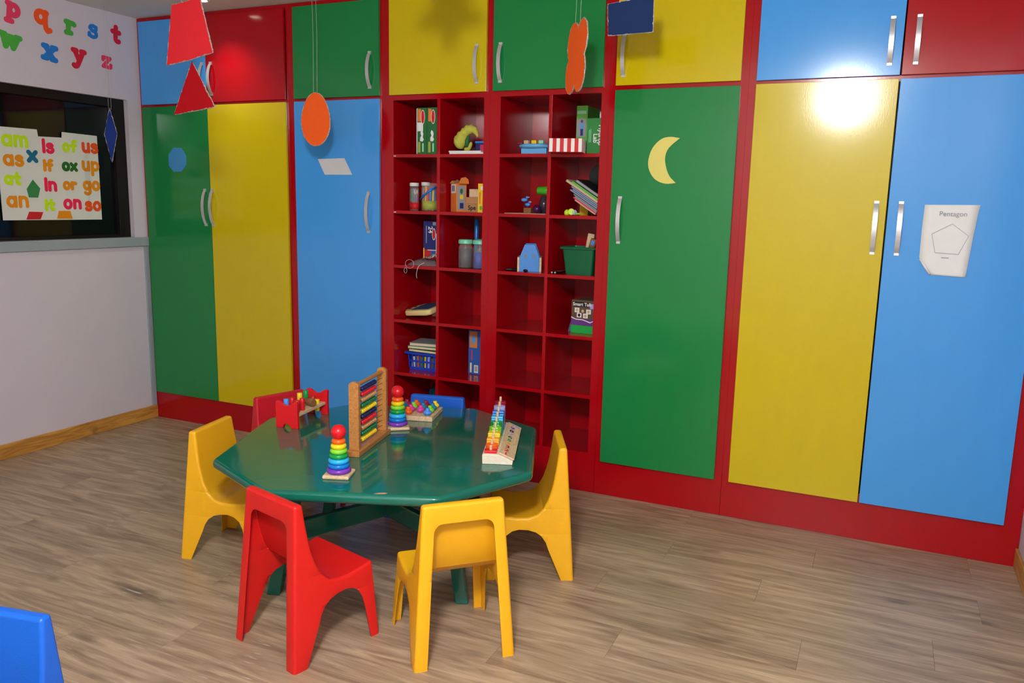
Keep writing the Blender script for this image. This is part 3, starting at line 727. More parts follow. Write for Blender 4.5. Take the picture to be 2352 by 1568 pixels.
# (letter, colour, y, z of baseline, x-height, stroke)
for ch, c, y0, z0, h, tilt in (('p', 'pink', -.898, 2.612, .075, -8), ('q', 'orange', -.730, 2.608, .082, -8), ('r', 'green', -.522, 2.580, .078, -2), ('s', 'blue', -.372, 2.588, .086, -6), ('t', 'red', -.200, 2.592, .078, -6),
                      ('w', 'green', -.950, 2.428, .088, -8), ('x', 'blue', -.690, 2.404, .088, -6), ('y', 'red', -.485, 2.420, .078, -4), ('z', 'pink', -.285, 2.414, .082, -4)):
    bm = glyph(ch, h, .031 if ch not in 'sz' else .0225, True)
    o = obj('wall_letter', bm, LC[c], None, (.0006, y0, z0), LEFTW)
    o.rotation_euler = (PI/2, 0, PI/2); o.rotation_mode = 'XYZ'
    o.matrix_world = Matrix.Translation((.0006, y0, z0)) @ Matrix.Rotation(PI/2, 4, 'Z') @ Matrix.Rotation(PI/2, 4, 'X') @ Matrix.Rotation(R(tilt), 4, 'Z')
    tag(o, '%s foam letter %s stuck on the wall above the dark window' % (c, ch), 'letter', 'alphabet letters on the wall')
# word board leaning in the window
wb = thing('word_board', 'white card board of coloured two-letter words in the dark window', 'board', (-.0575, -.65, 1.43))
bp = [(-.985, 1.43), (-.311, 1.429), (-.311, 1.974), (-.561, 1.978), (-.564, 1.943), (-.725, 1.938), (-.730, 1.979), (-.99, 1.976)]
obj('panel', prismm([(a+.65, b-1.43) for a, b in bp], 0, .005), mat('board_card', (214, 216, 208), rough=.6, noise=.05, scale=9), wb, (0, 0, 0), LEFTW)
BC = dict(lime=foam('lime', (192, 226, 14)), pink=foam('hot_pink', (230, 26, 76)), orange=foam('tangerine', (228, 76, 14)), amber=foam('amber', (224, 138, 6)), green=foam('leaf', (30, 100, 28)), teal=foam('teal', (14, 104, 136)))
words = [('am', 'lime', -.965, 1.868, -.80), ('Is', 'pink', -.712, 1.845, -.63), ('of', 'lime', -.572, 1.862, -.47), ('us', 'orange', -.435, 1.864, -.315),
         ('as', 'amber', -.963, 1.755, -.835), ('If', 'amber', -.712, 1.735, -.645), ('ox', 'green', -.582, 1.742, -.475), ('up', 'amber', -.443, 1.748, -.315),
         ('at', 'lime', -.965, 1.645, -.86), ('In', 'pink', -.714, 1.612, -.63), ('or', 'amber', -.584, 1.624, -.487), ('go', 'amber', -.443, 1.622, -.318),
         ('an', 'amber', -.962, 1.510, -.825), ('It', 'lime', -.720, 1.492, -.65), ('on', 'pink', -.590, 1.502, -.465), ('so', 'orange', -.438, 1.490, -.318)]
for wd_, c, y0, z0, y1 in words:
    x = y0; tot = sum(GW[ch] for ch in wd_)+.30; h = min((y1-y0-.012)/tot, .074)
    for ch in wd_:
        part('letter', mesh_from(glyph(ch, h, .0205, False, .003), 'letter'), BC[c], wb, (.0052, x+.008+.65, z0-1.43), LEFTW); x += (GW[ch]+.30)*h
def bshape(nm, pts, m_):
    obj(nm, prismm([(a+.65, b-1.43) for a, b in pts], 0, .0025), m_, wb, (.0052, 0, 0), LEFTW)
bm = glyph('x', .068, .026, False, .003)
obj('cross_shape', bm, BC['teal'], wb, (.0052, -.802+.65, 1.785-1.43), LEFTW)
bshape('pentagon_shape', [(-.782, 1.675), (-.738, 1.623), (-.756, 1.567), (-.815, 1.568), (-.825, 1.618)], foam('pentagon', (52, 130, 70)))
bshape('parallelogram_shape', [(-.842, 1.434), (-.82, 1.481), (-.729, 1.479), (-.75, 1.434)], foam('dred', (196, 24, 34)))
bshape('trapezoid_shape', [(-.638, 1.438), (-.622, 1.486), (-.543, 1.486), (-.53, 1.436)], BC['amber'])

# ---------------------------------------------------------------- things on the shelves
def crate(name, label, cat, x0, x1, yf, dep, z0, h, material, rz=0, prints=(), bev=.0015, body='box_body'):
    """cardboard or wooden box, front face at yf; prints are laid on the front face in metres from its lower left corner"""
    wd = x1-x0; t = thing(name, label, cat, (x0, yf, z0), rz)
    obj(body, bxm(0, wd, 0, dep, 0, h, bev), material, t)
    for p in prints:
        kind, nm, m_ = p[0], p[1], p[2]
        if kind == 'rect': obj(nm, prismm([(p[3], p[4]), (p[5], p[4]), (p[5], p[6]), (p[3], p[6])], 0, .0006), m_, t, (0, -.0001-(p[7] if len(p) > 7 else 0), 0), FRONT)
        elif kind == 'oval': obj(nm, prismm(ellipse(p[3], p[4], p[5], p[6], 24), 0, .0006), m_, t, (0, -.0001-(p[7] if len(p) > 7 else 0), 0), FRONT)
        elif kind == 'poly': obj(nm, prismm(p[3], 0, .0006), m_, t, (0, -.0001-(p[4] if len(p) > 4 else 0), 0), FRONT)
        elif kind == 'text':
            o = part(nm, text_mesh(p[3], p[4], .0003, .02), m_, t)
            o.matrix_local = Matrix.Translation((p[5], -.0012, p[6])) @ Matrix.Rotation(PI/2, 4, 'X') @ Matrix.Rotation(R(p[7]), 4, 'Z')
    return t
Z1, Z2, Z3, Z4, Z5, Z6 = SH + [.228]
e = .0004
# -- upper left cell: two green game boxes
def dogs(cx, cz): return [(cx-.012, cz-.030), (cx+.004, cz-.034), (cx+.013, cz-.022), (cx+.006, cz-.008), (cx+.010, cz+.010), (cx+.004, cz+.026), (cx-.006, cz+.030), (cx-.010, cz+.014), (cx-.004, cz), (cx-.012, cz-.012)]
for nm_l, xa, extra in (('green game box with a white sticker at the shelf end', 2.198, True), ('green game box against the shelf divider', 2.2665, False)):
    pr = [('rect', 'orange_band', K['orange'], .010, .185, .030, .255), ('oval', 'logo_border', K['white'], .042, .210, .0135, .040, .0004), ('oval', 'logo_oval', K['red'], .042, .210, .0105, .036, .0008),
          ('poly', 'white_figures', K['white'], dogs(.036, .105)), ('rect', 'yellow_lines', K['olive'], .010, .010, .026, .070), ('rect', 'pale_lines', K['mint'], .038, .014, .048, .062)]
    if extra: pr += [('rect', 'sticker', K['white'], .008, .130, .044, .180, .0006), ('rect', 'white_edge', K['white'], 0, .003, .005, .258)]
    crate('game_box', nm_l, 'box', xa, xa+.0665, .022, .30, Z1+e, .262, K['dgreen'], 0, pr)
# -- cloth puppet on white trays
for k, (xa, dz) in enumerate(((2.420, 0), (2.412, .0095))):
    tag(obj('flat_white_tray', bxm(0, .215-.01*k, 0, .24, 0, .009, .0015), K['white'], None, (xa, .016+.006*k, Z1+e+dz)), ['thin white tray lying on the shelf', 'thin white tray on top of another under the yellow puppet'][k], 'tray')
zt = Z1+e+.0186
pu = thing('cloth_puppet', 'crumpled yellow-green cloth puppet lying on white trays', 'soft toy', (0, 0, 0))
pa = smoothpath([(2.432, .075, zt+.036), (2.455, .075, zt+.052), (2.475, .08, zt+.090), (2.500, .085, zt+.118), (2.535, .085, zt+.122), (2.556, .085, zt+.104), (2.566, .085, zt+.080)], 5)
rr = [.028+.012*math.sin(PI*min(1, i/12))+.003*math.sin(i*2.1) for i in range(len(pa))]; rr = [r_*(1 if i < 18 else max(.25, 1-(i-18)/14)) for i, r_ in enumerate(rr)]
rr[0] = .012; rr[1] = .026
o = obj('body', tubem(pa, rr, 14), mat('yellow_cloth', (188, 186, 74), rough=.9, noise=.14, scale=30, bump=.5, bscale=90), pu, smooth=True)
obj('foot', tubem(smoothpath([(2.488, .078, zt+.012), (2.510, .078, zt+.014), (2.524, .078, zt+.036), (2.528, .078, zt+.052)], 4), [.010, .011, .012, .012, .012, .012, .011, .011, .010, .010, .008, .007, .004], 10), MATS['yellow_cloth'], pu, smooth=True)
obj('belly_patch', tubem([(2.504, .066, zt+.024), (2.509, .064, zt+.058), (2.516, .07, zt+.086)], [.009, .013, .007], 10), K['dgreen'], pu, smooth=True)
sbx = crate('storage_box', 'dark blue and pink box with bright blue lid strip behind the puppet', 'box', 2.535, 2.638, .12, .2, zt, .047, K['navy'], 0, [('rect', 'pink_print', K['pink'], .03, .004, .09, .04)])
obj('lid', bxm(0, .108, 0, .2, 0, .013, .004), T['skyblue'], sbx, (-.005, -.002, .0474))
crate('printed_pack', 'white printed pack standing on the blue lid', 'packet', 2.575, 2.635, .16, .1, zt+.0608, .058, K['white'], 0, [('rect', 'black_print', K['black'], .012, .004, .045, .024)])
# -- jars of pencils
def jar(name, label, x, y, z, r, h, lid_c, label_m, contents, lidh=.018, strap=None):
    t = thing(name, label, 'jar', (x, y, z))
    obj('jar_wall', lathem([(r*.96, 0), (r, .004), (r, h*.86), (r*.92, h*.92), (r*.92, h-.001)], 28), M_CLEAR, t, smooth=True)
    if lid_c: obj('lid', lathem([(r*.80, h), (r*.95, h), (r*.97, h+.003), (r*.97, h+lidh-.003), (r*.92, h+lidh), (0, h+lidh)], 28), lid_c, t, angle=50)
    if label_m: obj('paper_label', lathem([(r+.0006, .008), (r+.0006, h*.36), (r+.0002, h*.36), (r+.0002, .008)], 28), label_m, t, smooth=True)
    for k, c in enumerate(contents):
        a = 2*PI*k/len(contents); q = r*.66
        obj('pencil', tubem([(q*math.cos(a), q*math.sin(a), .004), (q*.9*math.cos(a+.25), q*.9*math.sin(a+.25), h*random.uniform(.72, .9))], r*.13, 7), T[c], t, angle=40)
    if strap: obj('strap', tubem([(-r, -r*.5, h*.42), (-r*.3, -r*1.05, h*.55), (r*.5, -r*.95, h*.72), (r*.98, -.2*r, h*.86)], .0065, 8), strap, t, smooth=True)
    return t
pc = ['blue', 'yellow', 'red', 'cyan', 'orange', 'green', 'blue', 'amber', 'red']
jar('pencil_jar', 'clear jar of coloured pencils with red label and white lid', 2.120, .125, Z2+e, .029, .145, K['white'], K['red'], pc[1:8], .020)
jar('pencil_jar', 'clear jar with white lid and green straws behind the small tin jar', 2.172, .17, Z2+e, .027, .150, K['white'], K['red'], pc[3:9], .020)
jar('pencil_jar', 'small open clear jar of pencils in front of the lidded jars', 2.165, .062, Z2+e, .0215, .132, None, K['red'], pc[2:7])
jar('pencil_jar', 'large clear jar of pencils with blue strap and yellow label', 2.255, .085, Z2+e, .048, .165, None, K['olive'], pc+['blue', 'yellow'], .018, T['blue'])
# -- orange carton, wooden boxes, yellow box
t = crate('open_carton', 'orange carton with torn open top flaps and grey label', 'box', 2.376, 2.451, .118, .066, Z2+e, .165, K['orange'], R(-35),
      [('rect', 'white_sticker', K['white'], .006, .108, .066, .160)] + [('rect', 'barcode_bar', K['navy'], .016+.008*k, .118, .0200+.008*k, .152, .0007) for k in range(5)])
def side_print(nm, pts, m_, lift=0): obj(nm, prismm(pts, 0, .0006), m_, t, (.0751+lift, 0, 0), (PI/2, 0, PI/2))
side_print('grey_label', [(.006, .012), (.056, .012), (.056, .150), (.006, .150)], K['grey'])
side_print('green_print', ellipse(.032, .120, .009, .015), K['dgreen'], .0007); side_print('yellow_print', [(.022, .074), (.044, .074), (.044, .098), (.022, .098)], K['yellow'], .0007)
side_print('navy_print', [(.022, .020), (.046, .020), (.046, .052), (.022, .052)], K['navy'], .0007)
obj('top_flap', prismm([(.0, .165), (.066, .165), (.060, .190), (.040, .204), (.012, .198)], -.0010, .0010), K['orange'], t, (.074, 0, 0), (PI/2+.18, 0, PI/2))
obj('top_flap', prismm([(0, .165), (.075, .165), (.064, .180), (.036, .188), (.010, .182)], -.0010, .0010), K['brown'], t, (0, .002, 0), (PI/2-.12, 0, 0))
obj('top_flap', prismm([(0, .165), (.066, .165), (.052, .180), (.016, .182)], -.0010, .0010), K['brown'], t, (.001, 0, 0), (PI/2-.1, 0, PI/2))
for k, (xa, za, hh, ww, lb) in enumerate(((2.484, 0, .048, .098, 'wooden word box lettered Spe at the bottom of the pile'), (2.486, .0484, .038, .096, 'middle wooden box of the pile beside the orange carton'), (2.508, .0868, .046, .070, 'small pale wooden box on top of the pile'))):
    pr = [('text', 'lettering', K['black'], 'Spe', .036, .018, .014, 0)] if k == 0 else []
    crate('wooden_box', lb, 'box', xa, xa+ww, .10, .14, Z2+e+za, hh, M_PALEW if k == 2 else K['brown'], 0, pr)
crate('crayon_box', 'slim bright yellow box standing against the shelf side', 'box', 2.588, 2.640, .055, .16, Z2+e, .164, K['yellow'], 0, [('oval', 'white_badge', K['white'], .026, .138, .009, .012), ('rect', 'orange_print', K['orange'], .008, .05, .018, .115), ('oval', 'green_print', K['lgreen'], .02, .026, .009, .012)])
# -- row three left: floor puzzle, bags
crate('puzzle_box', 'blue and red floor puzzle box marked 24', 'box', 2.170, 2.268, .15, .26, Z3+e, .262, K['navy'], 0,
      [('rect', 'yellow_edge', K['yellow'], 0, .0, .008, .10), ('rect', 'red_panel', K['red'], .010, .012, .088, .090), ('rect', 'white_piece', K['white'], .030, .086, .090, .0905, .0004), ('rect', 'white_edge', K['white'], .089, .02, .094, .19), ('oval', 'logo_border', K['white'], .074, .185, .0125, .036, .0003), ('oval', 'logo_oval', K['red'], .074, .185, .0095, .031, .0008),
       ('text', 'lettering', K['white'], '24', .042, .036, .232, -90), ('rect', 'small_line', K['grey'], .018, .13, .024, .235), ('rect', 'corner_print', K['grey'], .066, .238, .088, .258), ('rect', 'blue_piece', K['blue'], .052, .050, .086, .084, .0004)])
tag(obj('white_folder', bxm(0, .004, 0, .28, 0, .20), K['white'], None, (2.318, .10, Z3+e)), 'thin white folder standing against the shelf divider', 'folder')
def rumpled(name, label, cat, x0, x1, y0, y1, z0, h, material, seed, fold=.25):
    """a soft crumpled bag: a closed, lumpy cushion"""
    random.seed(seed); bm = bmesh.new(); nx, ny = 12, 8; up = []; lo = []
    for j in range(ny+1):
        ru, rl = [], []
        for i in range(nx+1):
            s, t_ = i/nx, j/ny; edge = (math.sin(PI*s)*math.sin(PI*t_))**.45
            zz = z0+.0012+h*edge*(1-fold+fold*random.random()*2)*.85
            x, y_ = x0+(x1-x0)*s, y0+(y1-y0)*t_
            ru.append(bm.verts.new((x, y_, zz+.0006))); rl.append(bm.verts.new((x, y_, z0)))
        up.append(ru); lo.append(rl)
    for j in range(ny):
        for i in range(nx):
            bm.faces.new((up[j][i], up[j][i+1], up[j+1][i+1], up[j+1][i])); bm.faces.new((lo[j][i], lo[j+1][i], lo[j+1][i+1], lo[j][i+1]))
    for i in range(nx):
        bm.faces.new((lo[0][i], lo[0][i+1], up[0][i+1], up[0][i])); bm.faces.new((up[ny][i], up[ny][i+1], lo[ny][i+1], lo[ny][i]))
    for j in range(ny):
        bm.faces.new((lo[j+1][0], lo[j][0], up[j][0], up[j+1][0])); bm.faces.new((lo[j][nx], lo[j+1][nx], up[j+1][nx], up[j][nx]))
    return tag(obj(name, bm, material, None, smooth=True), label, cat)
M_BAG = mat('smoky_bag', (120, 100, 104), rough=.12, noise=.2, scale=40, bump=.6, bscale=60)
rumpled('plastic_bag', 'crumpled clear plastic bag lying before the puzzle box', 'bag', 2.125, 2.335, .035, .135, Z3+e, .040, M_BAG, 3)
cl = bmesh.new()
for i in range(7):
    for j in range(7): cl.verts.new((2.235+.098*i/6, .03+.05*j/6, Z3+.045+.05*(i/6)*(.4+.6*j/6)+.006*math.sin(i*1.3+j)))
cl.verts.ensure_lookup_table()
for i in range(6):
    for j in range(6): cl.faces.new([cl.verts[k] for k in (i*7+j, (i+1)*7+j, (i+1)*7+j+1, i*7+j+1)])
mt = mat('checked_cloth', (176, 190, 180), rough=.9)
nt = mt.node_tree; ck = nt.nodes.new('ShaderNodeTexChecker'); ck.inputs['Scale'].default_value = 150; ck.inputs[1].default_value = (*lin((200, 206, 196)), 1); ck.inputs[2].default_value = (*lin((70, 96, 92)), 1)
tcn = nt.nodes.new('ShaderNodeTexCoord'); nt.links.new(tcn.outputs['Object'], ck.inputs[0]); nt.links.new(ck.outputs[0], nt.nodes['Principled BSDF'].inputs['Base Color'])
o = tag(obj('checked_cloth', cl, mt, None, smooth=True), 'small grey checked cloth folded over the clear bag', 'cloth'); s = o.modifiers.new('t', 'SOLIDIFY'); s.thickness = .003
kr = thing('key_ring', 'thin wire key ring hanging over the shelf edge', 'key ring', (2.165, .02, Z3))
obj('large_ring', tubem([(.030*math.cos(2*PI*k/24), -.02, .010+.026*math.sin(2*PI*k/24)) for k in range(24)], .0012, 6, True), M_STEEL, kr, smooth=True)
obj('small_ring', tubem([(-.028+.010*math.cos(2*PI*k/18), -.021, -.030+.016*math.sin(2*PI*k/18)) for k in range(18)], .0012, 6, True), M_STEEL, kr, smooth=True)
tag(obj('shoelace', tubem(smoothpath([(2.250, .03, Z3+.02), (2.232, .0, Z3+.004), (2.222, -.006, Z3-.02), (2.215, -.004, Z3-.05), (2.218, -.004, Z3-.072)], 5), .0013, 6), K['white'], None, smooth=True), 'thin white shoelace dangling over the shelf edge', 'shoelace')
# -- mint lidded jars
M_MINT = mat('mint_lid', (120, 206, 172), rough=.35)
def mintjar(x, y, label, inside=None):
    t = thing('storage_jar', label, 'jar', (x, y, Z3+e))
    obj('jar_wall', lathem([(.036, 0), (.042, .005), (.042, .118), (.036, .134), (.036, .140)], 32), M_CLEAR, t, smooth=True)
    obj('lid', lathem([(0, .1405), (.040, .1405), (.043, .143), (.043, .160), (.038, .166), (0, .166)], 32), M_MINT, t, angle=50)
    obj('contents', lathem([(0, .003), (.034, .003), (.035, .09 if inside else .11), (0, .095 if inside else .112)], 24), inside or mat('grey_contents', (74, 70, 72), rough=.5, noise=.5, scale=60), t, smooth=True)
mintjar(2.500, .080, 'tall clear jar with mint lid and grey contents')
mintjar(2.592, .085, 'clear jar with mint lid holding something blue', mat('blue_contents', (44, 70, 170), rough=.5, noise=.3, scale=50))
mintjar(2.560, .19, 'clear jar with mint lid behind the two front jars')
tag(obj('blue_tube', lathem([(0, 0), (.013, 0), (.014, .003), (.014, .275), (.010, .282), (0, .282)], 16), T['blue'], None, (2.478, .26, Z3+e), smooth=True), 'long blue tube standing behind the mint jars', 'tube')
# -- toy tablet
tt = thing('toy_tablet', 'cream toy drawing tablet with blue screen on the shelf', 'toy', (2.172, .175, Z4+e), R(-12))
tt.rotation_euler = (R(10), R(-8), R(-12))
bm = bmesh.new(); prism(bm, [(-.115, -.05), (-.085, -.09), (.10, -.11), (.13, -.09), (.13, .10), (.10, .125), (-.07, .10), (-.105, .06)], 0, .034); bevel_all(bm, .010, 4, 40)
obj('case', bm, mat('cream_plastic', (226, 206, 140), rough=.4), tt, (0, 0, 0), (0, 0, 0), angle=40); tt.location.z += .0335
obj('screen', prismm([(-.045, -.070), (.105, -.080), (.105, .095), (-.045, .075)], .0345, .0375), card('screen', (38, 72, 110)), tt)
obj('stand', prismm([(.03, .02), (.11, .02), (.11, .09), (.03, .09)], -.036, 0), MATS['cream_plastic'], tt)
for k in range(3): obj('button', prismm(ellipse(-.078, -.045+.05*k, .010, .010, 16), .0345, .0375), K['dkbrown'], tt)
# -- blue basket with books
bk = thing('plastic_basket', 'blue slotted plastic basket with books on top', 'basket', (2.2, .21, Z5+e))
M_BSK = mat('basket_blue', (16, 62, 190), rough=.4)
def basket_side(wb_, wt, hgt, nslot):
    """front wall with two rows of real slots: bars and bands"""
    bm = bmesh.new()
    def X(z): return wb_+(wt-wb_)*z/hgt
    for z0, z1 in ((0, .018), (.050, .060), (.092, hgt)):
        prism(bm, [(-X(z0), z0), (X(z0), z0), (X(z1), z1), (-X(z1), z1)], -.0015, .0015)
    for k in range(nslot+1):
        s = -1+2*k/nslot
        for z0, z1 in ((.018, .050), (.060, .092)):
            prism(bm, [(s*X(z0)-.0045, z0), (s*X(z0)+.0045, z0), (s*X(z1)+.0045, z1), (s*X(z1)-.0045, z1)], -.0015, .0015)
    return bm
obj('front_wall', basket_side(.108, .120, .108, 9), M_BSK, bk, (0, -.085, 0), FRONT)
obj('rear_wall', basket_side(.108, .120, .108, 9), M_BSK, bk, (0, .085, 0), FRONT)
for s in (-1, 1): obj('side_wall', basket_side(.085, .085, .108, 7), M_BSK, bk, (s*.1085, 0, 0), (PI/2+R(6)*s, 0, PI/2))
obj('bottom', bxm(-.107, .107, -.084, .084, .001, .005), M_BSK, bk)
bm = bmesh.new()
for a, b, c, d in ((-.138, .138, -.103, -.087), (-.138, .138, .087, .103), (-.138, -.121, -.087, .087), (.121, .138, -.087, .087)): box(bm, a, b, c, d, .100, .113)
obj('rim', bm, M_BSK, bk)
for k in range(9):
    c = ['white', 'tan', 'orange', 'green', 'yellow', 'lilac', 'brown', 'teal', 'grey'][k]
    tag(obj('basket_block', bxm(-.010, .010, -.02, .02, 0, .075+.006*(k % 3), .002), T[c], None, (2.108+.0228*k, .155, Z5+e+.0054)), 'small %s block inside the blue basket' % ({'tan': 'light brown', 'brown': 'dark brown'}.get(c, c)), 'block', 'blocks in the blue basket')
for k, (c, rz, dx, lb) in enumerate((('black', -6, 0, 'black book lying directly on the blue basket'), ('dgreen', 5, -.01, 'dark green book in the middle of the pile on the basket'), ('grey', 12, .0, 'grey book on top of the pile on the basket'))):
    b = thing('book', lb, 'book', (2.185+dx, .20, Z5+e+.1138+k*.0205), R(rz*.6))
    obj('cover', bxm(-.095, .115, -.09, .09, 0, .003), K[c], b); obj('cover', bxm(-.095, .115, -.09, .09, .017, .020), K[c], b); obj('pages', bxm(-.092, .112, -.087, .087, .0032, .0168), K['cream'], b)
# -- blue puzzle box
crate('puzzle_box', 'tall blue puzzle box with picture and barcode', 'box', 2.470, 2.560, .19, .2, Z5+e, .274, K['blue'], R(0), [('rect', 'picture', K['orange'], .008, .165, .060, .265), ('oval', 'picture_figure', K['skyblue'], .034, .215, .015, .030, .0005), ('rect', 'barcode_label', K['white'], .040, .010, .068, .058), ('rect', 'yellow_strip', K['cream'], .012, .010, .024, .070), ('rect', 'red_lettering', K['pink'], .020, .085, .028, .150)] + [('rect', 'barcode_bar', K['black'], .045+.004*k, .018, .0468+.004*k, .052, .0005) for k in range(5)])
rumpled('plastic_bag', 'shiny dark teal plastic bag on the low shelf behind the blue chair', 'bag', 2.185, 2.338, .06, .30, Z6+e, .285, mat('teal_bag', (20, 52, 66), rough=.15, noise=.5, scale=25, bump=.9, bscale=40), 5, .10)
# -- row one right unit: blue round toy
ct = thing('shape_sorter', 'blue round shape sorter with coloured blocks on a blue base', 'toy', (2.928, .10, Z1+e))
obj('base', bxm(-.065, .085, -.068, .08, 0, .030, .002), T['skyblue'] if False else paint('sorter_blue', (104, 172, 226)), ct)
obj('disc', lathem([(0, .0305), (.085, .0305), (.098, .037), (.10, .044), (.096, .051), (.084, .054), (0, .054)], 40), MATS['toy_sorter_blue'], ct, (0, 0, 0), angle=60)
for k, (c, x) in enumerate((('crimson', -.080), ('pink', -.040), ('yellow', .005), ('lime', .048))):
    obj('shape_block', bxm(-.014, .014, -.014, .014, .0545, .0735 if k else .062, .002), {'pink': K['tan'], 'lime': K['mint']}.get(c, T[c]), ct, (x, -.045+.0 * k, 0))
# -- striped box, green boxes
st = thing('striped_box', 'red and white striped box jutting over the shelf edge', 'box', (3.090, -.120, Z1+e), R(12))
obj('box_body', bxm(0, .175, 0, .16, 0, .070, .001), K['red'], st)
for k in range(5): obj('white_stripe', bxm(.002+.0385*k, .020+.0385*k, -.0007, 0, .001, .069), K['white'], st)
for k in range(4): obj('white_stripe', bxm(.175, .1757, .012+.036*k, .030+.036*k, .001, .069), K['white'], st)
crate('toy_carton', 'tall bright green carton with a small figure picture', 'box', 3.152, 3.216, .115, .2, Z1+e, .258, K['lgreen'], 0, [('rect', 'picture', K['grey'], .004, .095, .056, .190), ('oval', 'figure_head', K['dkbrown'], .032, .176, .007, .008, .0005), ('rect', 'figure_shirt', K['skyblue'], .022, .136, .043, .168, .0005), ('rect', 'figure_legs', K['navy'], .025, .100, .040, .136, .0005), ('rect', 'pale_band', K['mint'], .004, .215, .056, .232)])
crate('science_kit', 'dark green kit box with white sideways lettering', 'box', 3.236, 3.325, .055, .2, Z1+e, .185, K['green'], 0, [('text', 'lettering', K['white'], 'Hydrop', .034, .066, .150, -90), ('text', 'lettering', K['white'], 'Lab', .034, .038, .105, -90), ('rect', 'small_line', K['mint'], .012, .06, .015, .125), ('rect', 'small_line', K['mint'], .020, .06, .023, .13)])
# -- row two right unit, left cell
tag(obj('clear_sheet', bxm(0, .25, 0, .22, 0, .003), K['tan'], None, (2.770, .03, Z2+e)), 'thin pale tray sheet lying flat on the shelf', 'tray')
zs = Z2+e+.0034
tag(obj('purple_ball', lathem([(0 if i in (0, 12) else .024*math.sin(PI*i/12), .024-.024*math.cos(PI*i/12)) for i in range(13)], 24), paint('purple_glass', (66, 16, 70), .12), None, (2.950, .075, zs), smooth=True), 'shiny dark purple ball on the pale sheet', 'ball')
tag(obj('wood_block', bxm(-.022, .022, -.02, .02, 0, .030, .002), T['brown'], None, (2.898, .075, zs)), 'small brown wooden block beside the purple ball', 'block')
tb2 = thing('toy_bottle', 'bright green cylinder toy on a clear bag', 'toy', (2.955, .165, zs))
obj('cap', lathem([(0, -.04), (.020, -.04), (.023, -.037), (.023, .037), (.020, .04), (0, .04)], 24, Matrix.Translation((0, 0, .128)) @ Matrix.Rotation(PI/2, 4, 'Y')), T['lime'] if False else paint('leaf', (70, 176, 40)), tb2, angle=50)
obj('stand', lathem([(0, 0), (.03, 0), (.03, .06), (.016, .1), (0, .104)], 20), mat('smoke_plastic', (60, 50, 62), rough=.15), tb2, smooth=True)
for k, (x, z, rz) in enumerate(((2.868, .062, 20), (2.888, .034, -20))):
    b = thing('toy_bird', ['small blue toy bird raised above the block', 'small blue toy bird perched on the brown block'][k], 'toy', (x, .085, zs+z+(.002 if k else 0)), R(rz))
    obj('body', lathem([(0, -.020), (.008, -.014), (.011, 0), (.008, .012), (0, .02)], 14, Matrix.Translation((0, 0, .012)) @ Matrix.Rotation(PI/2, 4, 'Y')), T['skyblue'], b, smooth=True)
    obj('head', lathem([(0 if i in (0, 8) else .0075*math.sin(PI*i/8), -.0075*math.cos(PI*i/8)) for i in range(9)], 12, Matrix.Translation((.014, 0, .026))), T['skyblue'], b, smooth=True)
    obj('beak', lathem([(.003, 0), (0, .010)], 8, Matrix.Translation((.020, 0, .027)) @ Matrix.Rotation(PI/2, 4, 'Y')), T['white'], b)
    obj('post', tubem([(0, 0, -z if not k else -.004), (0, 0, .006)], .002, 6), M_WIRE, b)
# -- leaning books
bx = [('black', .030, .020), ('lgreen', .020, .010), ('tan', .020, .012), ('navy', .018, .009), ('skyblue', .016, .006), ('navy', .014, .010), ('dgreen', .012, .007), ('grey', .012, .006), ('pink', .010, .007), ('tan', .010, .006)]
lbs = ['black', 'bright green', 'thick beige', 'dark navy', 'light blue', 'blue-black', 'dark green', 'grey', 'pink', 'thin tan']
acc = 0; ang = R(-32)
base = Vector((3.302, Z2+.006))
nrm = Vector((math.sin(-ang), math.cos(ang)))          # stack direction, up and to the right
dirv = Vector((-math.cos(ang), -math.sin(ang)))        # along the book, up to the left
order = list(reversed(list(zip(bx, lbs))))
for k, ((c, yo, th_), lb) in enumerate(order):
    ln = [.14, .155, .15, .16, .185, .17, .18, .215, .175, .15][k]
    b = thing('leaning_book', lb+' book in the leaning pile on the shelf', 'book', (0, 0, 0), 0, 'books leaning on the shelf')
    p0 = base + nrm*acc + Vector((.012-.0*k, 0))
    # slide the book along its own direction until its lower corner just clears the shelf and the shelf side
    s = max(0, (Z2+.0012-p0.y)/dirv.y) if p0.y < Z2+.0012 else 0
    s = max(s, (p0.x+nrm.x*th_-3.326)/-dirv.x)
    q = p0+dirv*s
    mtx = Matrix(((dirv.x, 0, nrm.x, q.x), (0, 1, 0, 0), (dirv.y, 0, nrm.y, q.y), (0, 0, 0, 1)))
    c1 = bmesh.new(); box(c1, 0, ln, yo, yo+.20, 0, th_*.18, mtx); box(c1, 0, ln, yo, yo+.20, th_*.82, th_, mtx); box(c1, ln-.001, ln, yo, yo+.2, th_*.18, th_*.82, mtx)
    bmesh.ops.recalc_face_normals(c1, faces=c1.faces); obj('cover', c1, K[c], b)
    c2 = bmesh.new(); box(c2, .001, ln-.0015, yo+.002, yo+.198, th_*.19, th_*.81, mtx); bmesh.ops.recalc_face_normals(c2, faces=c2.faces)
    obj('pages', c2, K[c] if c in ('lgreen', 'tan', 'pink') else K['grey'], b)
    acc += th_+.0006
crate('small_carton', 'small yellow-orange box standing behind the leaning books', 'box', 3.150, 3.200, .22, .06, Z2+e, .150, K['yellow'], 0, [('rect', 'badge', K['white'], .016, .118, .034, .140)])
hd = thing('round_case', 'round black case with red centre behind the leaning books', 'case', (3.246, .32, Z2+e))
obj('shell', lathem([(.058, -.02), (.075, -.02), (.078, 0), (.075, .02), (.058, .02)], 32, Matrix.Translation((0, 0, .212)) @ Matrix.Rotation(PI/2, 4, 'X')), T['black'], hd, angle=50)
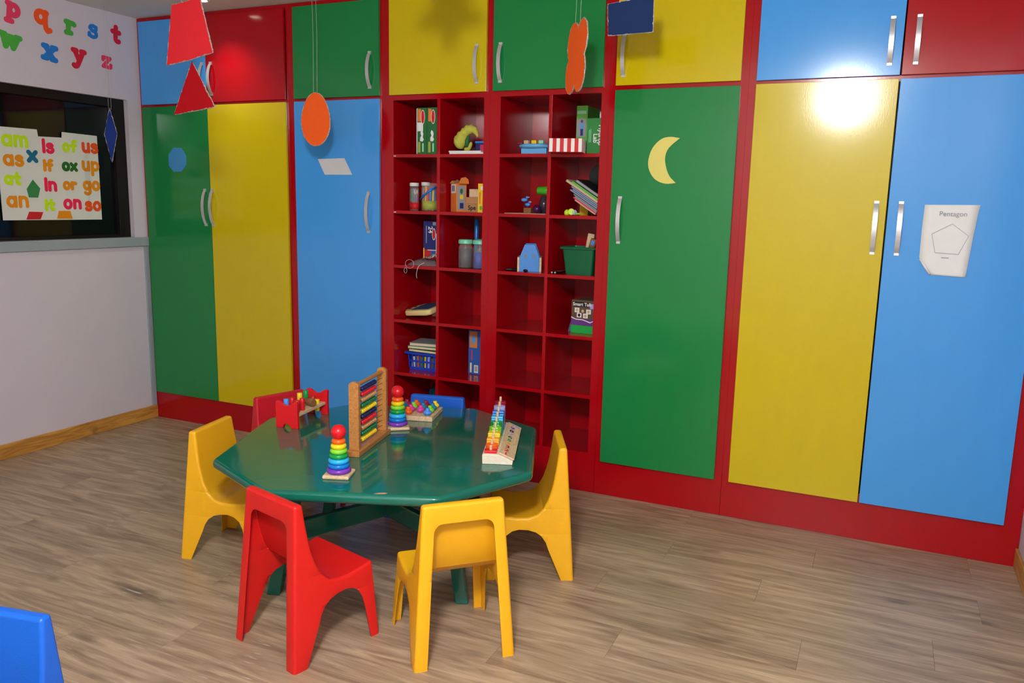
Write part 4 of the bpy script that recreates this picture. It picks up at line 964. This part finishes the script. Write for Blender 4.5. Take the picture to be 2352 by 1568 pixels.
obj('disc', lathem([(0, -.015), (.0585, -.015), (.0585, .012), (0, .012)], 32, Matrix.Translation((0, 0, .212)) @ Matrix.Rotation(PI/2, 4, 'X')), T['crimson'], hd)
obj('stand', bxm(-.04, .04, -.03, .03, 0, .140, .004), T['black'], hd)
nt_ = thing('neon_toy', 'neon yellow-green toy with round ears below the leaning books', 'toy', (3.160, .028, Z2+e))
obj('body', lathem([(0, 0), (.012, 0), (.016, .010), (.014, .022), (.006, .030), (0, .031)], 18, Matrix.Translation((-.014, .004, 0))), paint('neon', (190, 226, 40)), nt_, smooth=True)
obj('ear', lathem([(0, -.003), (.016, -.003), (.018, 0), (.016, .003), (0, .003)], 20, Matrix.Translation((.014, -.004, .0185)) @ Matrix.Rotation(PI/2, 4, 'X') @ Matrix.Rotation(.3, 4, 'Y')), MATS['toy_neon'], nt_, angle=50)
obj('wing', lathem([(0, -.002), (.013, -.002), (.014, 0), (.013, .002), (0, .002)], 20, Matrix.Translation((.030, .004, .0155)) @ Matrix.Rotation(PI/2, 4, 'X') @ Matrix.Rotation(.8, 4, 'Y')), T['lilac'], nt_, angle=50)
obj('tail', tubem([(.034, .004, .006), (.052, .004, .009), (.066, .004, .006)], [.006, .006, .003], 8), T['lime'], nt_, smooth=True)
# -- row three right unit
hs = thing('tool_tray', 'blue house-shaped wooden toy tray end with two round plugs', 'toy', (2.918, .062, Z3+e), R(21))
hp = [(-.056, 0), (.056, 0), (.056, .082), (.030, .154), (-.028, .154), (-.056, .082)]
obj('front_board', prismm(hp, -.006, .006, .0015), paint('tray_blue', (62, 136, 216)), hs, (0, 0, 0), FRONT)
obj('rear_board', prismm(hp, -.006, .006, .0015), MATS['toy_tray_blue'], hs, (0, .14, 0), FRONT)
for s in (-1, 1):
    obj('side_board', bxm(s*.0625-.006, s*.0625+.006, -.006, .146, 0, .082, .001), M_PALEW, hs)
    obj('screw_plug', lathem([(0, 0), (.0085, 0), (.0085, .0012), (0, .0012)], 20, Matrix.Translation((s*.023, -.0062, .090)) @ Matrix.Rotation(PI/2, 4, 'X')), T['grey'], hs)
obj('bottom_board', bxm(-.056, .056, .0065, .1335, .002, .010), M_PALEW, hs)
crate('toy_carton', 'blue and white carton in the rear of the cell with the blue toy', 'box', 2.953, 3.03, .33, .08, Z3+e, .235, K['blue'], 0, [('rect', 'white_top', K['white'], .002, .185, .074, .232), ('rect', 'grey_print', K['grey'], .006, .03, .07, .12)])
for k in range(3):
    tag(obj('marker_pen', lathem([(0, 0), (.007, .002), (.0075, .008), (.0075, .10), (.005, .108), (0, .109)], 12, Matrix.Translation((2.782+.020*k, .22-.05*k, Z3+e+.0078)) @ Matrix.Rotation(R(88+5*k), 4, 'Z') @ Matrix.Rotation(PI/2, 4, 'Y') if k < 0 else Matrix.Translation((2.775+.024*k, .05+.02*k, Z3+e+.0078)) @ Matrix.Rotation(R(-30*k-60), 4, 'Z') @ Matrix.Rotation(-PI/2, 4, 'X')), T['black'], None, smooth=True), 'black marker pen lying beside the blue house-shaped toy', 'pen', 'black marker pens beside the blue toy')
for k in range(2):
    p = thing('steel_pen', 'black pen with silver end pointing out of the cell with the green tub', 'pen', (3.068+.019*k, .03, Z3+e+.0068), R(-6), 'silver ended pens')
    obj('barrel', lathem([(.0055, .004), (.0062, .008), (.0062, .13), (0, .135)], 12, Matrix.Rotation(-PI/2, 4, 'X')), T['black'], p, smooth=True)
    obj('end_cap', lathem([(0, -.002), (.0052, -.001), (.0058, .0045), (0, .0045)], 12, Matrix.Rotation(-PI/2, 4, 'X')), M_STEEL, p, smooth=True)
# green tub
gt = thing('plastic_tub', 'dark green plastic tub with flared rim on the shelf', 'tub', (3.217, .125, Z3+e))
M_TUB = mat('tub_green', (10, 92, 56), rough=.4)
bm = bmesh.new()
def rr_(wx, wy, z, rad=.014, n=4):
    out = []
    for cx, cy, a0 in ((wx-rad, wy-rad, 0), (-wx+rad, wy-rad, 90), (-wx+rad, -wy+rad, 180), (wx-rad, -wy+rad, 270)):
        for k in range(n+1): out.append((cx+rad*math.cos(R(a0+90*k/n)), cy+rad*math.sin(R(a0+90*k/n)), z))
    return out
sec = [rr_(.074, .075, .004), rr_(.076, .077, .0), rr_(.092, .095, .140), rr_(.105, .105, .141), rr_(.106, .106, .150), rr_(.102, .102, .154), rr_(.090, .093, .153), rr_(.073, .074, .006)]
rings = [[bm.verts.new(p) for p in s] for s in sec]
for a, b in zip(rings[1:], rings[2:]):
    n = len(a)
    for i in range(n): bm.faces.new((a[i], a[(i+1) % n], b[(i+1) % n], b[i]))
bm.faces.new(list(reversed(rings[1]))); bm.faces.new(rings[-1])
for v in rings[0]: bm.verts.remove(v)
bmesh.ops.recalc_face_normals(bm, faces=bm.faces)
obj('tub_body', bm, M_TUB, gt, angle=40)
o = tag(obj('wooden_strip', bxm(-.019, .019, -.008, .008, 0, .215, .003), M_PALEW, None, (3.222, .14, Z3+e+.012), (0, R(9), 0)), 'pale wooden strip sticking out of the green tub', 'strip')
o = thing('toy_car', 'small blue and brown toy sticking out of the green tub', 'toy', (3.265, .12, Z3+e+.135), 0)
obj('body', bxm(-.018, .018, -.02, .02, 0, .066, .005), T['brown'], o, (0, 0, 0), (0, R(16), 0)); obj('window_panel', bxm(-.009, .009, -.0212, -.0205, .03, .055), T['skyblue'], o, (0, 0, 0), (0, R(16), 0))
obj('base', bxm(-.02, .02, -.025, .025, -.128, -.002, .002), T['grey'], o)
# smart talk box
pr = [('rect', 'purple_band', K['purple'], .0, .046, .134, .082), ('text', 'title', K['white'], 'Smart Talk', .026, .008, .156, 0), ('rect', 'title_back', K['black'], .006, .150, .104, .178), ('poly', 'white_wave', K['white'], [(0, .086), (.03, .076), (.07, .076), (.115, .062), (.134, .072), (.134, .076), (.115, .068), (.07, .081), (.03, .081), (0, .092)], .0005), ('rect', 'lilac_tag', T['lilac'], .112, .142, .134, .170)]
for k, (x, z) in enumerate(((.020, .118), (.055, .114), (.090, .112), (.034, .090), (.072, .088))): pr += [('rect', 'photo_card', K['white'] if k != 1 else K['dkbrown'], x, z, x+.028, z+.026, .0003), ('oval', 'photo_figure', K['black'] if k == 3 else K['tan'], x+.014, z+.013, .008, .009, .0008)]
bxs = crate('game_box', 'brown and purple boxed game titled Smart Talk with green base', 'box', 3.165, 3.312, .105, .16, Z4+e, .188, K['dkbrown'], R(-3), pr)
obj('green_base', bxm(-.001, .151, -.001, .161, 0, .045, .001), K['bgreen'], bxs)
rumpled('plastic_bag', 'small bluish clear bag tucked behind the brown game box', 'bag', 3.135, 3.168, .14, .24, Z4+e, .10, mat('blue_bag', (90, 96, 140), rough=.2, noise=.3, scale=50, bump=.6, bscale=70), 9, .2)
